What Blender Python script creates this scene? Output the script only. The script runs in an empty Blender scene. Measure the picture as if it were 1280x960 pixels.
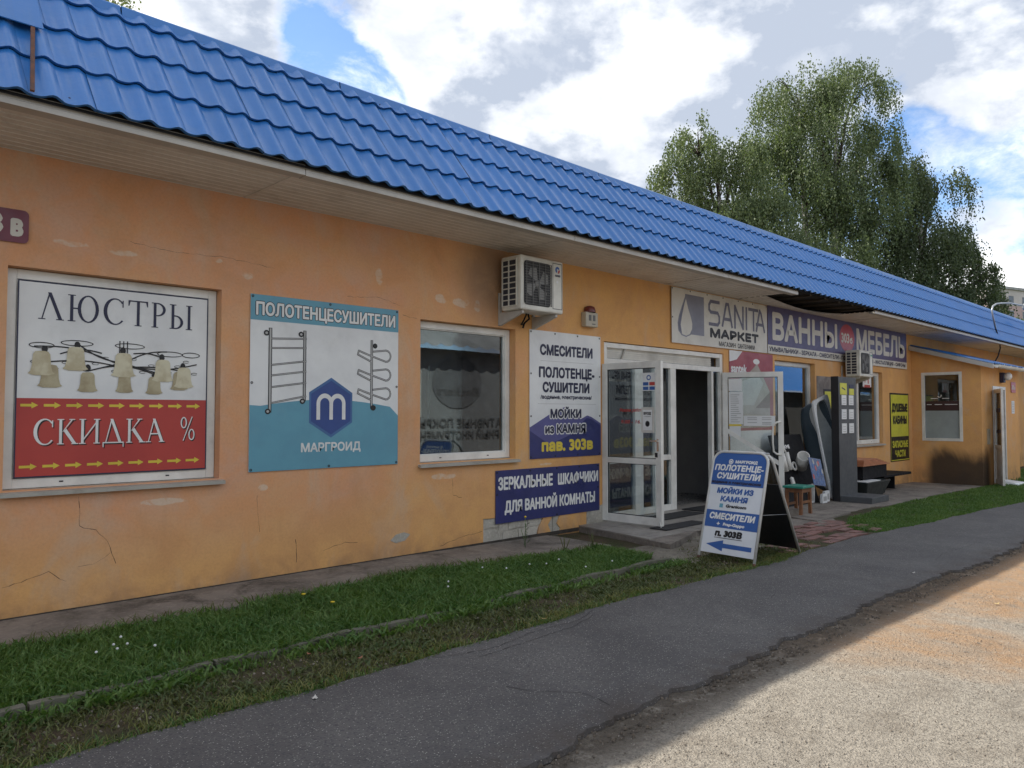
import bpy, bmesh, math, random
import numpy as np
from mathutils import Vector, Matrix
R = math.radians
random.seed(7); rng = np.random.default_rng(7)
S = bpy.context.scene
COL = S.collection

# ------------------------------------------------------------------ camera
cd = bpy.data.cameras.new('camera'); cam = bpy.data.objects.new('camera', cd); COL.objects.link(cam)
cd.sensor_width = 36; cd.lens = 27; cd.clip_start = 0.05; cd.clip_end = 3000
cam.location = (0, -6.758, 1.55); cam.rotation_euler = (R(90+2.207), 0, R(45.335-90))
S.camera = cam
S.view_settings.view_transform = 'Standard'; S.view_settings.look = 'None'
S.view_settings.exposure = 1.3; S.view_settings.gamma = 1
S.render.resolution_x = 1024; S.render.resolution_y = 768

# ------------------------------------------------------------------ sun
SUN_EL = R(43.97); SUN_AZ = R(120)     # azimuth measured from +X
sd = Vector((math.cos(SUN_AZ)*math.cos(SUN_EL), math.sin(SUN_AZ)*math.cos(SUN_EL), math.sin(SUN_EL)))
sl = bpy.data.lights.new('sun', 'SUN'); sl.energy = 2.9; sl.angle = R(0.5); sl.color = (1, .94, .84)
so = bpy.data.objects.new('sun', sl); COL.objects.link(so); so.location = (0, 20, 30)
so.rotation_euler = (-sd).to_track_quat('-Z', 'Y').to_euler()

# ------------------------------------------------------------------ node helper
class NT:
    def __init__(s, nt): s.nt = nt; s.N = nt.nodes; s.L = nt.links
    def n(s, t, **k):
        x = s.N.new(t)
        for a, b in k.items(): setattr(x, a, b)
        return x
    def put(s, sock, v):
        if isinstance(v, bpy.types.NodeSocket): s.L.new(v, sock)
        elif isinstance(v, (int, float)) and hasattr(sock.default_value, '__len__'):
            sock.default_value = (v,)*len(sock.default_value) if len(sock.default_value) == 3 else (v, v, v, 1)
        elif v is not None:
            if hasattr(v, '__len__') and len(v) == 3 and len(sock.default_value) == 4: v = (*v, 1)
            sock.default_value = v
    def m(s, op, a, b=0.0, c=0.0, clamp=False):
        x = s.n('ShaderNodeMath', operation=op, use_clamp=clamp)
        s.put(x.inputs[0], a); s.put(x.inputs[1], b); s.put(x.inputs[2], c); return x.outputs[0]
    def vm(s, op, a, b=None, out=0):
        x = s.n('ShaderNodeVectorMath', operation=op); s.put(x.inputs[0], a)
        if b is not None:
            if op == 'SCALE': s.put(x.inputs[3], b)
            else: s.put(x.inputs[1], b)
        return x.outputs[out]
    def noise(s, vec, scale, detail=4, rough=.5, dist=0, out=0):
        x = s.n('ShaderNodeTexNoise'); s.put(x.inputs['Vector'], vec); s.put(x.inputs['Scale'], scale)
        x.inputs['Detail'].default_value = detail; x.inputs['Roughness'].default_value = rough
        x.inputs['Distortion'].default_value = dist; return x.outputs[out]
    def vor(s, vec, scale, feat='F1', rnd=1, out=0):
        x = s.n('ShaderNodeTexVoronoi', feature=feat); s.put(x.inputs['Vector'], vec)
        x.inputs['Scale'].default_value = scale; x.inputs['Randomness'].default_value = rnd; return x.outputs[out]
    def ramp(s, v, a, b, lo=0., hi=1.):
        x = s.n('ShaderNodeMapRange'); x.interpolation_type = 'SMOOTHSTEP'
        s.put(x.inputs[0], v); s.put(x.inputs[1], a); s.put(x.inputs[2], b); s.put(x.inputs[3], lo); s.put(x.inputs[4], hi)
        return x.outputs[0]
    def mix(s, f, a, b, mode='MIX'):
        x = s.n('ShaderNodeMix', data_type='RGBA', blend_type=mode)
        s.put(x.inputs[0], f); s.put(x.inputs[6], a); s.put(x.inputs[7], b); return x.outputs[2]
    def xyz(s, v):
        x = s.n('ShaderNodeSeparateXYZ'); s.put(x.inputs[0], v); return x.outputs
    def comb(s, x, y, z):
        k = s.n('ShaderNodeCombineXYZ'); s.put(k.inputs[0], x); s.put(k.inputs[1], y); s.put(k.inputs[2], z); return k.outputs[0]
    def bump(s, h, strength=.3, dist=.01):
        x = s.n('ShaderNodeBump'); x.inputs['Strength'].default_value = strength; x.inputs['Distance'].default_value = dist
        s.put(x.inputs['Height'], h); return x.outputs[0]

# ------------------------------------------------------------------ world
wd = bpy.data.worlds.new("World"); S.world = wd; wd.use_nodes = True
T = NT(wd.node_tree); wd.node_tree.nodes.clear()
sky = T.n('ShaderNodeTexSky'); sky.sky_type = 'NISHITA'; sky.sun_disc = False
sky.sun_elevation = SUN_EL; sky.sun_rotation = R(-30); sky.air_density = 1.0; sky.dust_density = .6; sky.ozone_density = 2.0
tc = T.n('ShaderNodeTexCoord'); d = T.vm('NORMALIZE', tc.outputs['Generated'])
x, y, z = T.xyz(d)[:3]
zz = T.m('ADD', T.m('MAXIMUM', z, 0.0), .22)
p = T.comb(T.m('DIVIDE', x, zz), T.m('DIVIDE', y, zz), T.m('MULTIPLY', zz, 1.5))
pd = T.vm('ADD', T.vm('MULTIPLY', d, (1, 1, 1.7)), (3.1, 1.7, 0.4))
dens = T.noise(pd, 2.6, 10, .56, .1)
dens2 = T.noise(T.vm('ADD', pd, (-.030, .042, .075)), 2.6, 10, .56, .1)
lit = T.ramp(T.m('SUBTRACT', dens, dens2), -.045, .075)
blue = [((.50, .775, .387), .085, .38), ((.45, .785, .43), .06, .2), ((.535, .752, .378), .055, .36), ((.40, .80, .45), .05, -.02), ((.795, .508, .335), .045, .26), ((.93, .25, .27), .075, .26),
        ((.885, .285, .372), .03, .12), ((.902, .279, .32), .03, .14), ((.633, .64, .436), .17, -.40), ((.70, .60, .37), .17, -.42), ((.766, .551, .31), .075, -.4),
        ((.85, .36, .40), .13, -.34), ((.62, .70, .33), .09, -.3), ((.78, .45, .43), .10, -.3), ((.957, .24, .19), .09, -.25), ((.905, .222, .40), .10, -.45), ((.865, .27, .42), .07, -.2), ((.93, .2, .34), .05, -.2), ((.36, .82, .45), .06, -.30), ((.43, .81, .40), .035, -.12)]
acc = dens
for c, r, k in blue:
    ds = T.vm('DISTANCE', d, c, out=1)
    acc = T.m('SUBTRACT', acc, T.ramp(ds, r*1.25, r*.1, 0, k*.62))
acc = T.m('ADD', acc, T.m('MULTIPLY', T.m('SUBTRACT', T.noise(pd, 11, 9, .62, .1), .5), .42))
cl = T.m('MAXIMUM', T.ramp(acc, .37, .52), T.ramp(T.noise(T.vm('ADD', pd, (4, 2, 1)), 6, 10, .68, .3), .47, .72, .04, .75))
soft = T.noise(pd, 1.7, 6, .55, .2)
thick = T.ramp(T.m('ADD', T.m('MULTIPLY', acc, .5), T.m('MULTIPLY', soft, .6)), .46, .62)
fine = T.noise(pd, 8, 9, .6, .2)
shade = T.m('ADD', T.m('MULTIPLY', thick, T.ramp(fine, .3, .7, .55, 1.0)), T.m('SUBTRACT', .30, T.m('MULTIPLY', lit, .55)), clamp=True)
ccol = T.mix(T.m('MINIMUM', shade, 1.0), (6.5, 6.5, 6.45), (2.35, 2.65, 3.2))
skyc = T.mix(1.0, sky.outputs[0], (.66, .80, .95), 'MULTIPLY')
tot = T.mix(cl, skyc, ccol)
bg = T.n('ShaderNodeBackground'); T.L.new(tot, bg.inputs[0]); bg.inputs[1].default_value = .1
ow = T.n('ShaderNodeOutputWorld'); T.L.new(bg.outputs[0], ow.inputs[0])

# ------------------------------------------------------------------ materials
MATS = {}
def mat(name, c, rough=.6, c2=None, sc=3., amt=1., bump=0., bsc=60., metal=0., spec=.5, dirt=0., dirtc=(.12, .1, .08), coat=0.):
    if name in MATS: return MATS[name]
    m = bpy.data.materials.new(name); m.use_nodes = True; t = NT(m.node_tree)
    b = t.N['Principled BSDF']; g = t.n('ShaderNodeNewGeometry').outputs['Position']
    if c2 is None: c2 = tuple(q*.86 for q in c)
    col = t.mix(t.ramp(t.noise(g, sc, 5, .6), .35, .65, 0, amt), c, c2)
    if dirt > 0:
        nz = t.noise(g, 2.3, 8, .7)
        col = t.mix(t.ramp(nz, .48, .75, 0, dirt), col, dirtc)
    t.put(b.inputs['Base Color'], col)
    b.inputs['Metallic'].default_value = metal; b.inputs['Specular IOR Level'].default_value = spec
    t.put(b.inputs['Roughness'], t.ramp(t.noise(g, 14, 4, .6), .3, .7, max(rough-.07, .02), min(rough+.07, 1)))
    if coat: b.inputs['Coat Weight'].default_value = coat
    if bump > 0: t.put(b.inputs['Normal'], t.bump(t.noise(g, bsc, 5, .6), bump, .01))
    MATS[name] = m; return m

def glass_mat(name, tint=(.55, .6, .6), boost=1.5, wav=.006):
    m = bpy.data.materials.new(name); m.use_nodes = True; t = NT(m.node_tree); t.N.clear()
    g = t.n('ShaderNodeNewGeometry').outputs['Position']
    nrm = t.bump(t.noise(g, 2.5, 2, .5), wav, .05)
    fr = t.n('ShaderNodeFresnel'); fr.inputs[0].default_value = 1.5; t.L.new(nrm, fr.inputs[1])
    gl = t.n('ShaderNodeBsdfGlossy'); gl.inputs['Roughness'].default_value = .015; t.L.new(nrm, gl.inputs['Normal'])
    gl.inputs[0].default_value = (.9, .95, 1, 1)
    tr = t.n('ShaderNodeBsdfTransparent'); tr.inputs[0].default_value = (*tint, 1)
    mx = t.n('ShaderNodeMixShader'); t.L.new(t.m('MULTIPLY', fr.outputs[0], boost, clamp=True), mx.inputs[0])
    t.L.new(tr.outputs[0], mx.inputs[1]); t.L.new(gl.outputs[0], mx.inputs[2])
    df = t.n('ShaderNodeBsdfDiffuse'); df.inputs[0].default_value = (.35, .33, .3, 1)
    m2 = t.n('ShaderNodeMixShader'); t.put(m2.inputs[0], t.ramp(t.noise(g, 9, 8, .7), .45, .8, .005, .06))
    t.L.new(mx.outputs[0], m2.inputs[1]); t.L.new(df.outputs[0], m2.inputs[2])
    o = t.n('ShaderNodeOutputMaterial'); t.L.new(m2.outputs[0], o.inputs[0]); return m

def plaster_mat():
    m = bpy.data.materials.new('orange_plaster'); m.use_nodes = True; t = NT(m.node_tree); b = t.N['Principled BSDF']
    g = t.n('ShaderNodeNewGeometry').outputs['Position']; X, Y, Z = t.xyz(g)[:3]
    n1 = t.noise(g, .75, 7, .62, .5); n2 = t.noise(g, 2.6, 8, .68, .5); n3 = t.noise(g, 13, 6, .7)
    org = t.mix(t.ramp(n2, .3, .7), (.74, .41, .145), (.67, .365, .145))
    fad = t.mix(t.ramp(n2, .35, .65), (.64, .365, .235), (.69, .34, .175))
    # the left part of the wall is faded, more so high up
    f = t.m('ADD', t.ramp(X, 8.5, 3.0, 0, .95), t.m('MULTIPLY', t.m('SUBTRACT', n1, .5), 2.2))
    f = t.m('MULTIPLY', f, t.ramp(Z, .1, 1.1, .1, 1.0), clamp=True)
    col = t.mix(f, org, fad)
    # grey bloom of washed-out paint
    col = t.mix(t.ramp(t.noise(t.vm('MULTIPLY', g, (1, 1, .5)), 1.7, 8, .65, .8), .5, .72, 0, .55), col, (.58, .43, .31))
    # vertical drip streaks
    st = t.noise(t.vm('MULTIPLY', g, (9, 9, .5)), 1.0, 5, .6)
    col = t.mix(t.ramp(st, .55, .8, 0, .10), col, (.34, .19, .09))
    # efflorescence: whitish patches in two bands
    ef = t.noise(t.vm('MULTIPLY', g, (1.5, 1.5, 2.2)), 3.0, 6, .55, .35)
    bb = 0.0
    for cx_, cz_, rx_, rz_ in ((1.75, 2.90, .22, .05), (2.15, 2.88, .2, .05), (2.95, 2.93, .08, .04), (3.22, 2.83, .12, .08), (4.70, 3.0, .09, .16), (5.55, 2.86, .14, .09), (5.85, 2.85, .22, .10), (6.1, 2.82, .1, .12), (2.5, .80, .35, .05), (5.6, .84, .3, .06), (3.4, .86, .1, .06), (7.3, .9, .2, .03)):
        q_ = t.vm('DISTANCE', t.comb(t.m('DIVIDE', X, rx_), 0.0, t.m('DIVIDE', Z, rz_)), (cx_/rx_, 0, cz_/rz_), out=1); bb = t.m('MAXIMUM', bb, t.ramp(q_, 1.3, .3))
    bb = t.m('MULTIPLY', bb, t.ramp(Y, .02, .0, 0, 1))
    e = t.m('MULTIPLY', t.ramp(t.m('MULTIPLY', ef, bb), .40, .50, 0, .55), t.ramp(n3, .3, .5))
    col = t.mix(e, col, (.70, .62, .50))
    col = t.mix(t.ramp(t.noise(t.vm('ADD', g, (5, 5, 5)), 1.25, 8, .7, .4), .48, .68, 0, .36), col, (.52, .27, .12))
    # grime: low on the wall, around 2.6-3.2 near the first fan unit
    gr = t.m('MULTIPLY', t.ramp(Z, .28, -.05), t.ramp(n2, .3, .75))
    col = t.mix(t.m('MULTIPLY', gr, .65), col, (.20, .13, .08))
    da = t.vm('DISTANCE', t.vm('MULTIPLY', g, (1, 0, .8)), (6.25, 0, 2.55), out=1)
    col = t.mix(t.m('MULTIPLY', t.ramp(da, .65, .12), t.ramp(n2, .1, .6, .2, .62)), col, (.14, .115, .10))
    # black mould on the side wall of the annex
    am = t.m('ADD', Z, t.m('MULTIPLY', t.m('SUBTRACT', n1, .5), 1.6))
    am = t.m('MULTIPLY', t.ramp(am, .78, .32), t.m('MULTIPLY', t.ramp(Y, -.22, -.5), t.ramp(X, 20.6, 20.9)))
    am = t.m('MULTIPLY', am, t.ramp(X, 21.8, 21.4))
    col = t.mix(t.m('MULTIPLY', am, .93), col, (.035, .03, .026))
    col = t.mix(t.ramp(t.noise(g, 45, 4, .7), .35, .8, 0, .18), col, (.25, .14, .08))
    t.put(b.inputs['Base Color'], col); b.inputs['Roughness'].default_value = .85; b.inputs['Specular IOR Level'].default_value = .25
    h = t.m('ADD', t.m('MULTIPLY', t.noise(g, 90, 5, .7), .35), t.m('MULTIPLY', n2, 1.6))
    t.put(b.inputs['Normal'], t.bump(h, .35, .01)); return m

def roof_mat():
    m = bpy.data.materials.new('blue_metal_tile'); m.use_nodes = True; t = NT(m.node_tree); b = t.N['Principled BSDF']
    g = t.n('ShaderNodeNewGeometry').outputs['Position']; X, Y, Z = t.xyz(g)[:3]
    n2 = t.noise(t.vm('MULTIPLY', g, (1, 2, 2)), 1.3, 6, .65, .4)
    st = t.noise(t.vm('MULTIPLY', g, (16, 2, 2)), 1.0, 5, .6)
    sheet = t.n('ShaderNodeTexWhiteNoise', noise_dimensions='1D'); t.put(sheet.inputs['W'], t.m('FLOOR', t.m('DIVIDE', X, 1.2)))
    col = t.mix(n2, (.020, .130, .39), (.030, .165, .45))
    col = t.mix(t.m('MULTIPLY', sheet.outputs[0], .6), col, (.024, .13, .36))
    col = t.mix(t.ramp(st, .5, .75, 0, .35), col, (.07, .17, .36))
    col = t.mix(t.ramp(t.noise(g, 6, 9, .8), .52, .75, 0, .35), col, (.10, .18, .31))
    t.put(b.inputs['Base Color'], col)
    t.put(b.inputs['Roughness'], t.ramp(n2, .3, .7, .28, .42)); b.inputs['Specular IOR Level'].default_value = .6
    t.put(b.inputs['Normal'], t.bump(t.noise(g, 7, 4, .55), .22, .02)); return m

def asphalt_mat():
    m = bpy.data.materials.new('asphalt'); m.use_nodes = True; t = NT(m.node_tree); b = t.N['Principled BSDF']
    g = t.n('ShaderNodeNewGeometry').outputs['Position']; X, Y, Z = t.xyz(g)[:3]
    big = t.noise(g, 1.1, 9, .72, .5); col = t.mix(t.ramp(big, .3, .7), (.072, .067, .066), (.115, .108, .103))
    stn = t.vor(g, 110, rnd=1, out=1); sd_ = t.vor(g, 110)
    k = t.n('ShaderNodeSeparateColor'); t.put(k.inputs[0], stn)
    col = t.mix(t.m('MULTIPLY', t.ramp(k.outputs[0], .72, .95), t.ramp(sd_, .45, .2, 0, .9)), col, (.44, .42, .38))
    col = t.mix(t.ramp(k.outputs[1], .7, .95, 0, .7), col, (.05, .05, .052))
    wet = t.ramp(Y, -4.02, -4.35)   # dirt trodden in along the yard-side edge
    ed = t.m('MULTIPLY', wet, t.ramp(t.noise(g, 3, 7, .7), .35, .65))
    col = t.mix(t.m('MULTIPLY', ed, .7), col, (.06, .045, .035))
    t.put(b.inputs['Base Color'], col); b.inputs['Roughness'].default_value = .82; b.inputs['Specular IOR Level'].default_value = .35
    h = t.m('ADD', t.m('MULTIPLY', sd_, -.8), t.noise(g, 60, 5, .7))
    t.put(b.inputs['Normal'], t.bump(h, .55, .006)); return m

def ground_mat():
    m = bpy.data.materials.new('sandy_ground'); m.use_nodes = True; t = NT(m.node_tree); b = t.N['Principled BSDF']
    g = t.n('ShaderNodeNewGeometry').outputs['Position']; X, Y, Z = t.xyz(g)[:3]
    n1 = t.noise(g, .7, 7, .62, .6); n2 = t.noise(g, 6, 8, .7, .3); n3 = t.noise(g, 48, 6, .8)
    grav = t.mix(t.ramp(n3, .40, .60), (.40, .36, .30), (.24, .215, .18))
    sand = t.mix(t.ramp(n3, .35, .7), (.40, .265, .155), (.31, .19, .11))
    # sand has washed down along the asphalt and spreads to the far side
    f = t.ramp(t.m('ADD', t.m('MULTIPLY', X, .30), t.m('ADD', t.m('MULTIPLY', n1, 3.2), t.m('MULTIPLY', Y, .22))), 1.95, 2.9)
    f = t.m('MULTIPLY', f, t.ramp(n2, .3, .55, .45, 1.0))
    col = t.mix(f, grav, sand)
    v = t.vor(g, 70, out=1); k = t.n('ShaderNodeSeparateColor'); t.put(k.inputs[0], v); vd = t.vor(g, 70)
    col = t.mix(t.m('MULTIPLY', t.ramp(k.outputs[0], .72, .9), t.ramp(vd, .4, .2, 0, .55)), col, (.47, .43, .37))
    col = t.mix(t.m('MULTIPLY', t.ramp(k.outputs[1], .80, .95), t.ramp(vd, .45, .2, 0, .6)), col, (.14, .12, .10))
    edge = t.m('MULTIPLY', t.ramp(Y, -4.66, -4.42), t.ramp(n2, .25, .5))
    col = t.mix(t.m('MULTIPLY', edge, .85), col, (.085, .068, .052))
    far = t.ramp(X, 24, 45)
    col = t.mix(far, col, (.07, .09, .03))
    t.put(b.inputs['Base Color'], col); b.inputs['Roughness'].default_value = .95; b.inputs['Specular IOR Level'].default_value = .2
    col = t.mix(t.ramp(t.noise(g, 2.6, 9, .78), .47, .66, 0, .5), col, (.20, .17, .135)); t.put(b.inputs['Base Color'], col)
    h = t.m('ADD', t.m('MULTIPLY', n3, 1.4), t.m('ADD', t.m('MULTIPLY', n2, 2.0), t.m('MULTIPLY', t.ramp(vd, .5, .1), .5)))
    t.put(b.inputs['Normal'], t.bump(h, 1.0, .013)); return m

def soil_mat():
    m = bpy.data.materials.new('soil'); m.use_nodes = True; t = NT(m.node_tree); b = t.N['Principled BSDF']
    g = t.n('ShaderNodeNewGeometry').outputs['Position']
    n1 = t.noise(g, 3, 7, .65); n3 = t.noise(g, 40, 6, .75)
    col = t.mix(t.ramp(n1, .35, .65), (.085, .062, .042), (.05, .055, .025))
    col = t.mix(t.ramp(n3, .55, .75, 0, .6), col, (.16, .14, .10))
    t.put(b.inputs['Base Color'], col); b.inputs['Roughness'].default_value = .95; b.inputs['Specular IOR Level'].default_value = .2
    t.put(b.inputs['Normal'], t.bump(t.m('ADD', n3, n1), .8, .02)); return m

def concrete_mat(name, a, b_, moss=.25, dark=.6):
    m = bpy.data.materials.new(name); m.use_nodes = True; t = NT(m.node_tree); b = t.N['Principled BSDF']
    g = t.n('ShaderNodeNewGeometry').outputs['Position']
    n1 = t.noise(g, 2.2, 8, .68, .5); n2 = t.noise(g, 24, 6, .7); X, Y, Z = t.xyz(g)[:3]
    col = t.mix(t.ramp(n1, .32, .68), a, b_)
    col = t.mix(t.ramp(t.noise(t.vm('ADD', g, (7, 3, 1)), 1.4, 8, .7, .8), .5, .68, 0, dark), col, tuple(q*.42 for q in a))
    col = t.mix(t.ramp(n2, .5, .72, 0, .5), col, tuple(min(1, q*1.5) for q in b_))
    col = t.mix(t.ramp(t.noise(g, 5, 8, .7), .55, .7, 0, moss), col, (.045, .06, .02))
    t.put(b.inputs['Base Color'], col); b.inputs['Roughness'].default_value = .9; b.inputs['Specular IOR Level'].default_value = .25
    t.put(b.inputs['Normal'], t.bump(t.m('ADD', t.m('MULTIPLY', n2, .8), t.m('MULTIPLY', n1, 2)), .6, .012)); return m

def leaf_mat(name, a, b_, c_, sc=.8, trans=.35):
    m = bpy.data.materials.new(name); m.use_nodes = True; t = NT(m.node_tree); t.N.clear()
    g = t.n('ShaderNodeNewGeometry').outputs['Position']
    col = t.mix(t.ramp(t.noise(g, sc, 4, .6), .35, .65), a, b_)
    col = t.mix(t.ramp(t.noise(g, sc*30, 3, .6), .48, .68), col, c_)
    df = t.n('ShaderNodeBsdfPrincipled'); t.put(df.inputs['Base Color'], col); df.inputs['Roughness'].default_value = .5
    df.inputs['Specular IOR Level'].default_value = .35
    tl = t.n('ShaderNodeBsdfTranslucent'); t.put(tl.inputs[0], t.mix(1.0, col, (1.25, 1.35, .6), 'MULTIPLY'))
    mx = t.n('ShaderNodeMixShader'); mx.inputs[0].default_value = trans
    t.L.new(df.outputs[0], mx.inputs[1]); t.L.new(tl.outputs[0], mx.inputs[2])
    o = t.n('ShaderNodeOutputMaterial'); t.L.new(mx.outputs[0], o.inputs[0]); return m

def grime_white(name, c=(.62, .6, .55), dirt=.35, rough=.45, grime=(.2, .17, .13)):
    return mat(name, c, rough, c2=tuple(q*.82 for q in c), sc=2.5, dirt=dirt, dirtc=grime, bump=.05, bsc=30)

PLASTER = plaster_mat(); BLUE = roof_mat(); ASPH = asphalt_mat(); GROUND = ground_mat(); SOIL = soil_mat()
APRON = concrete_mat('apron_concrete', (.15, .132, .115), (.25, .22, .19), .35, .8)
KERB = concrete_mat('kerb_concrete', (.16, .15, .12), (.12, .12, .09), .7)
RUBBLE = concrete_mat('old_masonry', (.36, .34, .29), (.48, .45, .39), .1, .5)
TILEM = mat('porch_tile', (.30, .275, .245), .4, c2=(.24, .22, .20), sc=4, dirt=.5, dirtc=(.13, .11, .09), bump=.08)
PAVER = mat('red_paver', (.24, .12, .10), .85, c2=(.15, .085, .075), sc=5, dirt=.6, dirtc=(.10, .085, .065), bump=.5, bsc=60)
PVC = grime_white('white_pvc', (.78, .77, .72), .22, .35)
PVC2 = grime_white('dirty_pvc', (.62, .60, .55), .45, .45)
SOFF = mat('soffit_vinyl', (.66, .63, .58), .45, c2=(.58, .55, .50), sc=1.2, dirt=.45, dirtc=(.25, .22, .18))
TRIM = mat('eave_trim', (.44, .42, .38), .45, dirt=.4, dirtc=(.28, .25, .2))
SILL = mat('sill_metal', (.42, .40, .35), .45, dirt=.6, dirtc=(.2, .17, .13), bump=.1)
GLASS = glass_mat('window_glass', (.6, .66, .65), 2.6); GLASSD = glass_mat('door_glass', (.84, .88, .88), 1.3)
DARK = mat('void_shade', (.012, .011, .011), .9)  # near-black colour standing for shade inside the roof
INT = mat('interior_wall', (.30, .29, .28), .8); INTF = mat('interior_floor', (.22, .21, .20), .3)
BLK = mat('black_plastic', (.012, .012, .014), .7, spec=.2); BLKR = mat('black_rubber', (.02, .02, .022), .8, bump=.3, bsc=80)
VINW = mat('banner_white', (.76, .77, .76), .45, c2=(.69, .70, .70), sc=2.2, dirt=.25, dirtc=(.42, .41, .38), bump=.5, bsc=3)
VINO = mat('banner_old_white', (.68, .67, .61), .5, c2=(.60, .59, .54), sc=2.2, dirt=.45, dirtc=(.36, .33, .28), bump=.5, bsc=3)
NAVY = mat('banner_navy', (.028, .034, .15), .4, c2=(.022, .028, .12), dirt=.2, dirtc=(.06, .06, .12), bump=.3, bsc=4)
PURP = mat('sign_purple_blue', (.095, .085, .20), .45, c2=(.085, .078, .18), dirt=.25, dirtc=(.1, .1, .16), bump=.25, bsc=4)
MOUNT = mat('print_mountain', (.10, .10, .27), .45, c2=(.08, .08, .22), bump=.2, bsc=4)
INKD = mat('ink_dark_navy', (.02, .022, .06), .5); INKK = mat('ink_black', (.012, .012, .014), .5)
INKW = mat('ink_white', (.78, .78, .76), .5, dirt=.2, dirtc=(.5, .5, .48)); INKG = mat('ink_grey', (.42, .42, .41), .5)
INKY = mat('ink_yellow', (.72, .56, .06), .5); INKB = mat('ink_blue', (.035, .11, .34), .4, c2=(.03, .10, .31))
TEAL = mat('print_teal', (.12, .33, .43), .45, c2=(.11, .30, .40), bump=.25, bsc=3, dirt=.15, dirtc=(.2, .3, .34))
HEXB = mat('print_hex_blue', (.035, .075, .26), .45); REDP = mat('print_red', (.46, .055, .045), .35, c2=(.40, .045, .04), sc=1.5)
SHADEM = mat('print_lamp_shade', (.62, .58, .42), .5, c2=(.46, .40, .26), sc=7); SHADE2 = mat('print_lamp_shade_dark', (.46, .41, .27), .5, c2=(.34, .28, .17), sc=9)
MAROON = mat('maroon_plate', (.15, .02, .04), .35, c2=(.13, .02, .035)); CREAM = mat('plate_lettering', (.6, .57, .5), .5)
ACW = grime_white('ac_casing', (.70, .69, .62), .4, .45); ACG = mat('ac_grille', (.13, .13, .125), .5, dirt=.5)
BRK = mat('bracket_paint', (.5, .49, .46), .5, dirt=.5, dirtc=(.2, .13, .08)); YEL = mat('sign_yellow', (.62, .60, .05), .45, c2=(.54, .53, .05))
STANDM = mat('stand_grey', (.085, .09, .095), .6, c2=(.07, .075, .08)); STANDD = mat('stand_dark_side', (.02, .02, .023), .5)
WOOD = mat('varnished_wood', (.26, .12, .055), .45, c2=(.18, .075, .035), sc=8, bump=.15); GREENP = mat('green_paint', (.03, .26, .19), .4)
OWOOD = mat('orange_board', (.50, .215, .11), .5, c2=(.40, .16, .08), sc=6, dirt=.3, dirtc=(.25, .12, .07))
TUBO = mat('tub_outside', (.075, .105, .13), .35, c2=(.055, .08, .10)); TUBI = mat('tub_enamel', (.72, .75, .76), .25); TUBG = mat('tub_inside', (.58, .61, .60), .3)
RUST = mat('rust', (.14, .055, .03), .8, c2=(.08, .04, .03), sc=12, bump=.4); STEEL = mat('galvanised', (.38, .39, .40), .4, metal=.6, dirt=.3)
CHROME = mat('chrome', (.7, .7, .7), .15, metal=1.0); FRAMEW = mat('white_tube_paint', (.60, .60, .57), .4, dirt=.35, dirtc=(.35, .25, .18))
BARK = mat('birch_bark', (.55, .53, .48), .8, c2=(.08, .07, .06), sc=2.5, bump=.4, bsc=10); TWIG = mat('dark_twig', (.05, .035, .025), .8)
PINK = mat('pink_panel', (.46, .33, .31), .8, c2=(.42, .30, .29), sc=.3); PINKW = mat('pale_panel', (.52, .47, .45), .8, sc=.3)
GREYF = mat('grey_facade', (.24, .25, .25), .7, c2=(.20, .21, .215), sc=.5); SLATE = mat('corrugated_grey_roof', (.30, .30, .29), .6, c2=(.22, .22, .21), sc=.8, bump=.2)
LEAF = leaf_mat('birch_leaf', (.105, .14, .06), (.07, .10, .045), (.21, .25, .12))
LEAF2 = leaf_mat('dark_leaf', (.075, .10, .045), (.05, .07, .034), (.14, .17, .08))
GRASS = leaf_mat('grass_blade', (.06, .135, .03), (.10, .18, .042), (.19, .27, .085), 1.6, .35)
GRASSD = leaf_mat('trodden_grass', (.075, .10, .03), (.12, .12, .045), (.15, .17, .055), 2.5, .2)
LITTER = mat('dry_litter', (.20, .14, .08), .9, c2=(.10, .085, .045), sc=30)
PEB = mat('pebble', (.36, .32, .27), .9, c2=(.18, .15, .12), sc=25)

# ------------------------------------------------------------------ mesh helpers
class Fr:
    """a flat frame: origin, right, up, outward normal"""
    def __init__(s, o, u=(1, 0, 0), v=(0, 0, 1), n=(0, -1, 0)):
        s.o = Vector(o); s.u = Vector(u).normalized(); s.v = Vector(v).normalized(); s.n = Vector(n).normalized()
    def p(s, a, b, c=0.): return s.o + s.u*a + s.v*b + s.n*c

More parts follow.
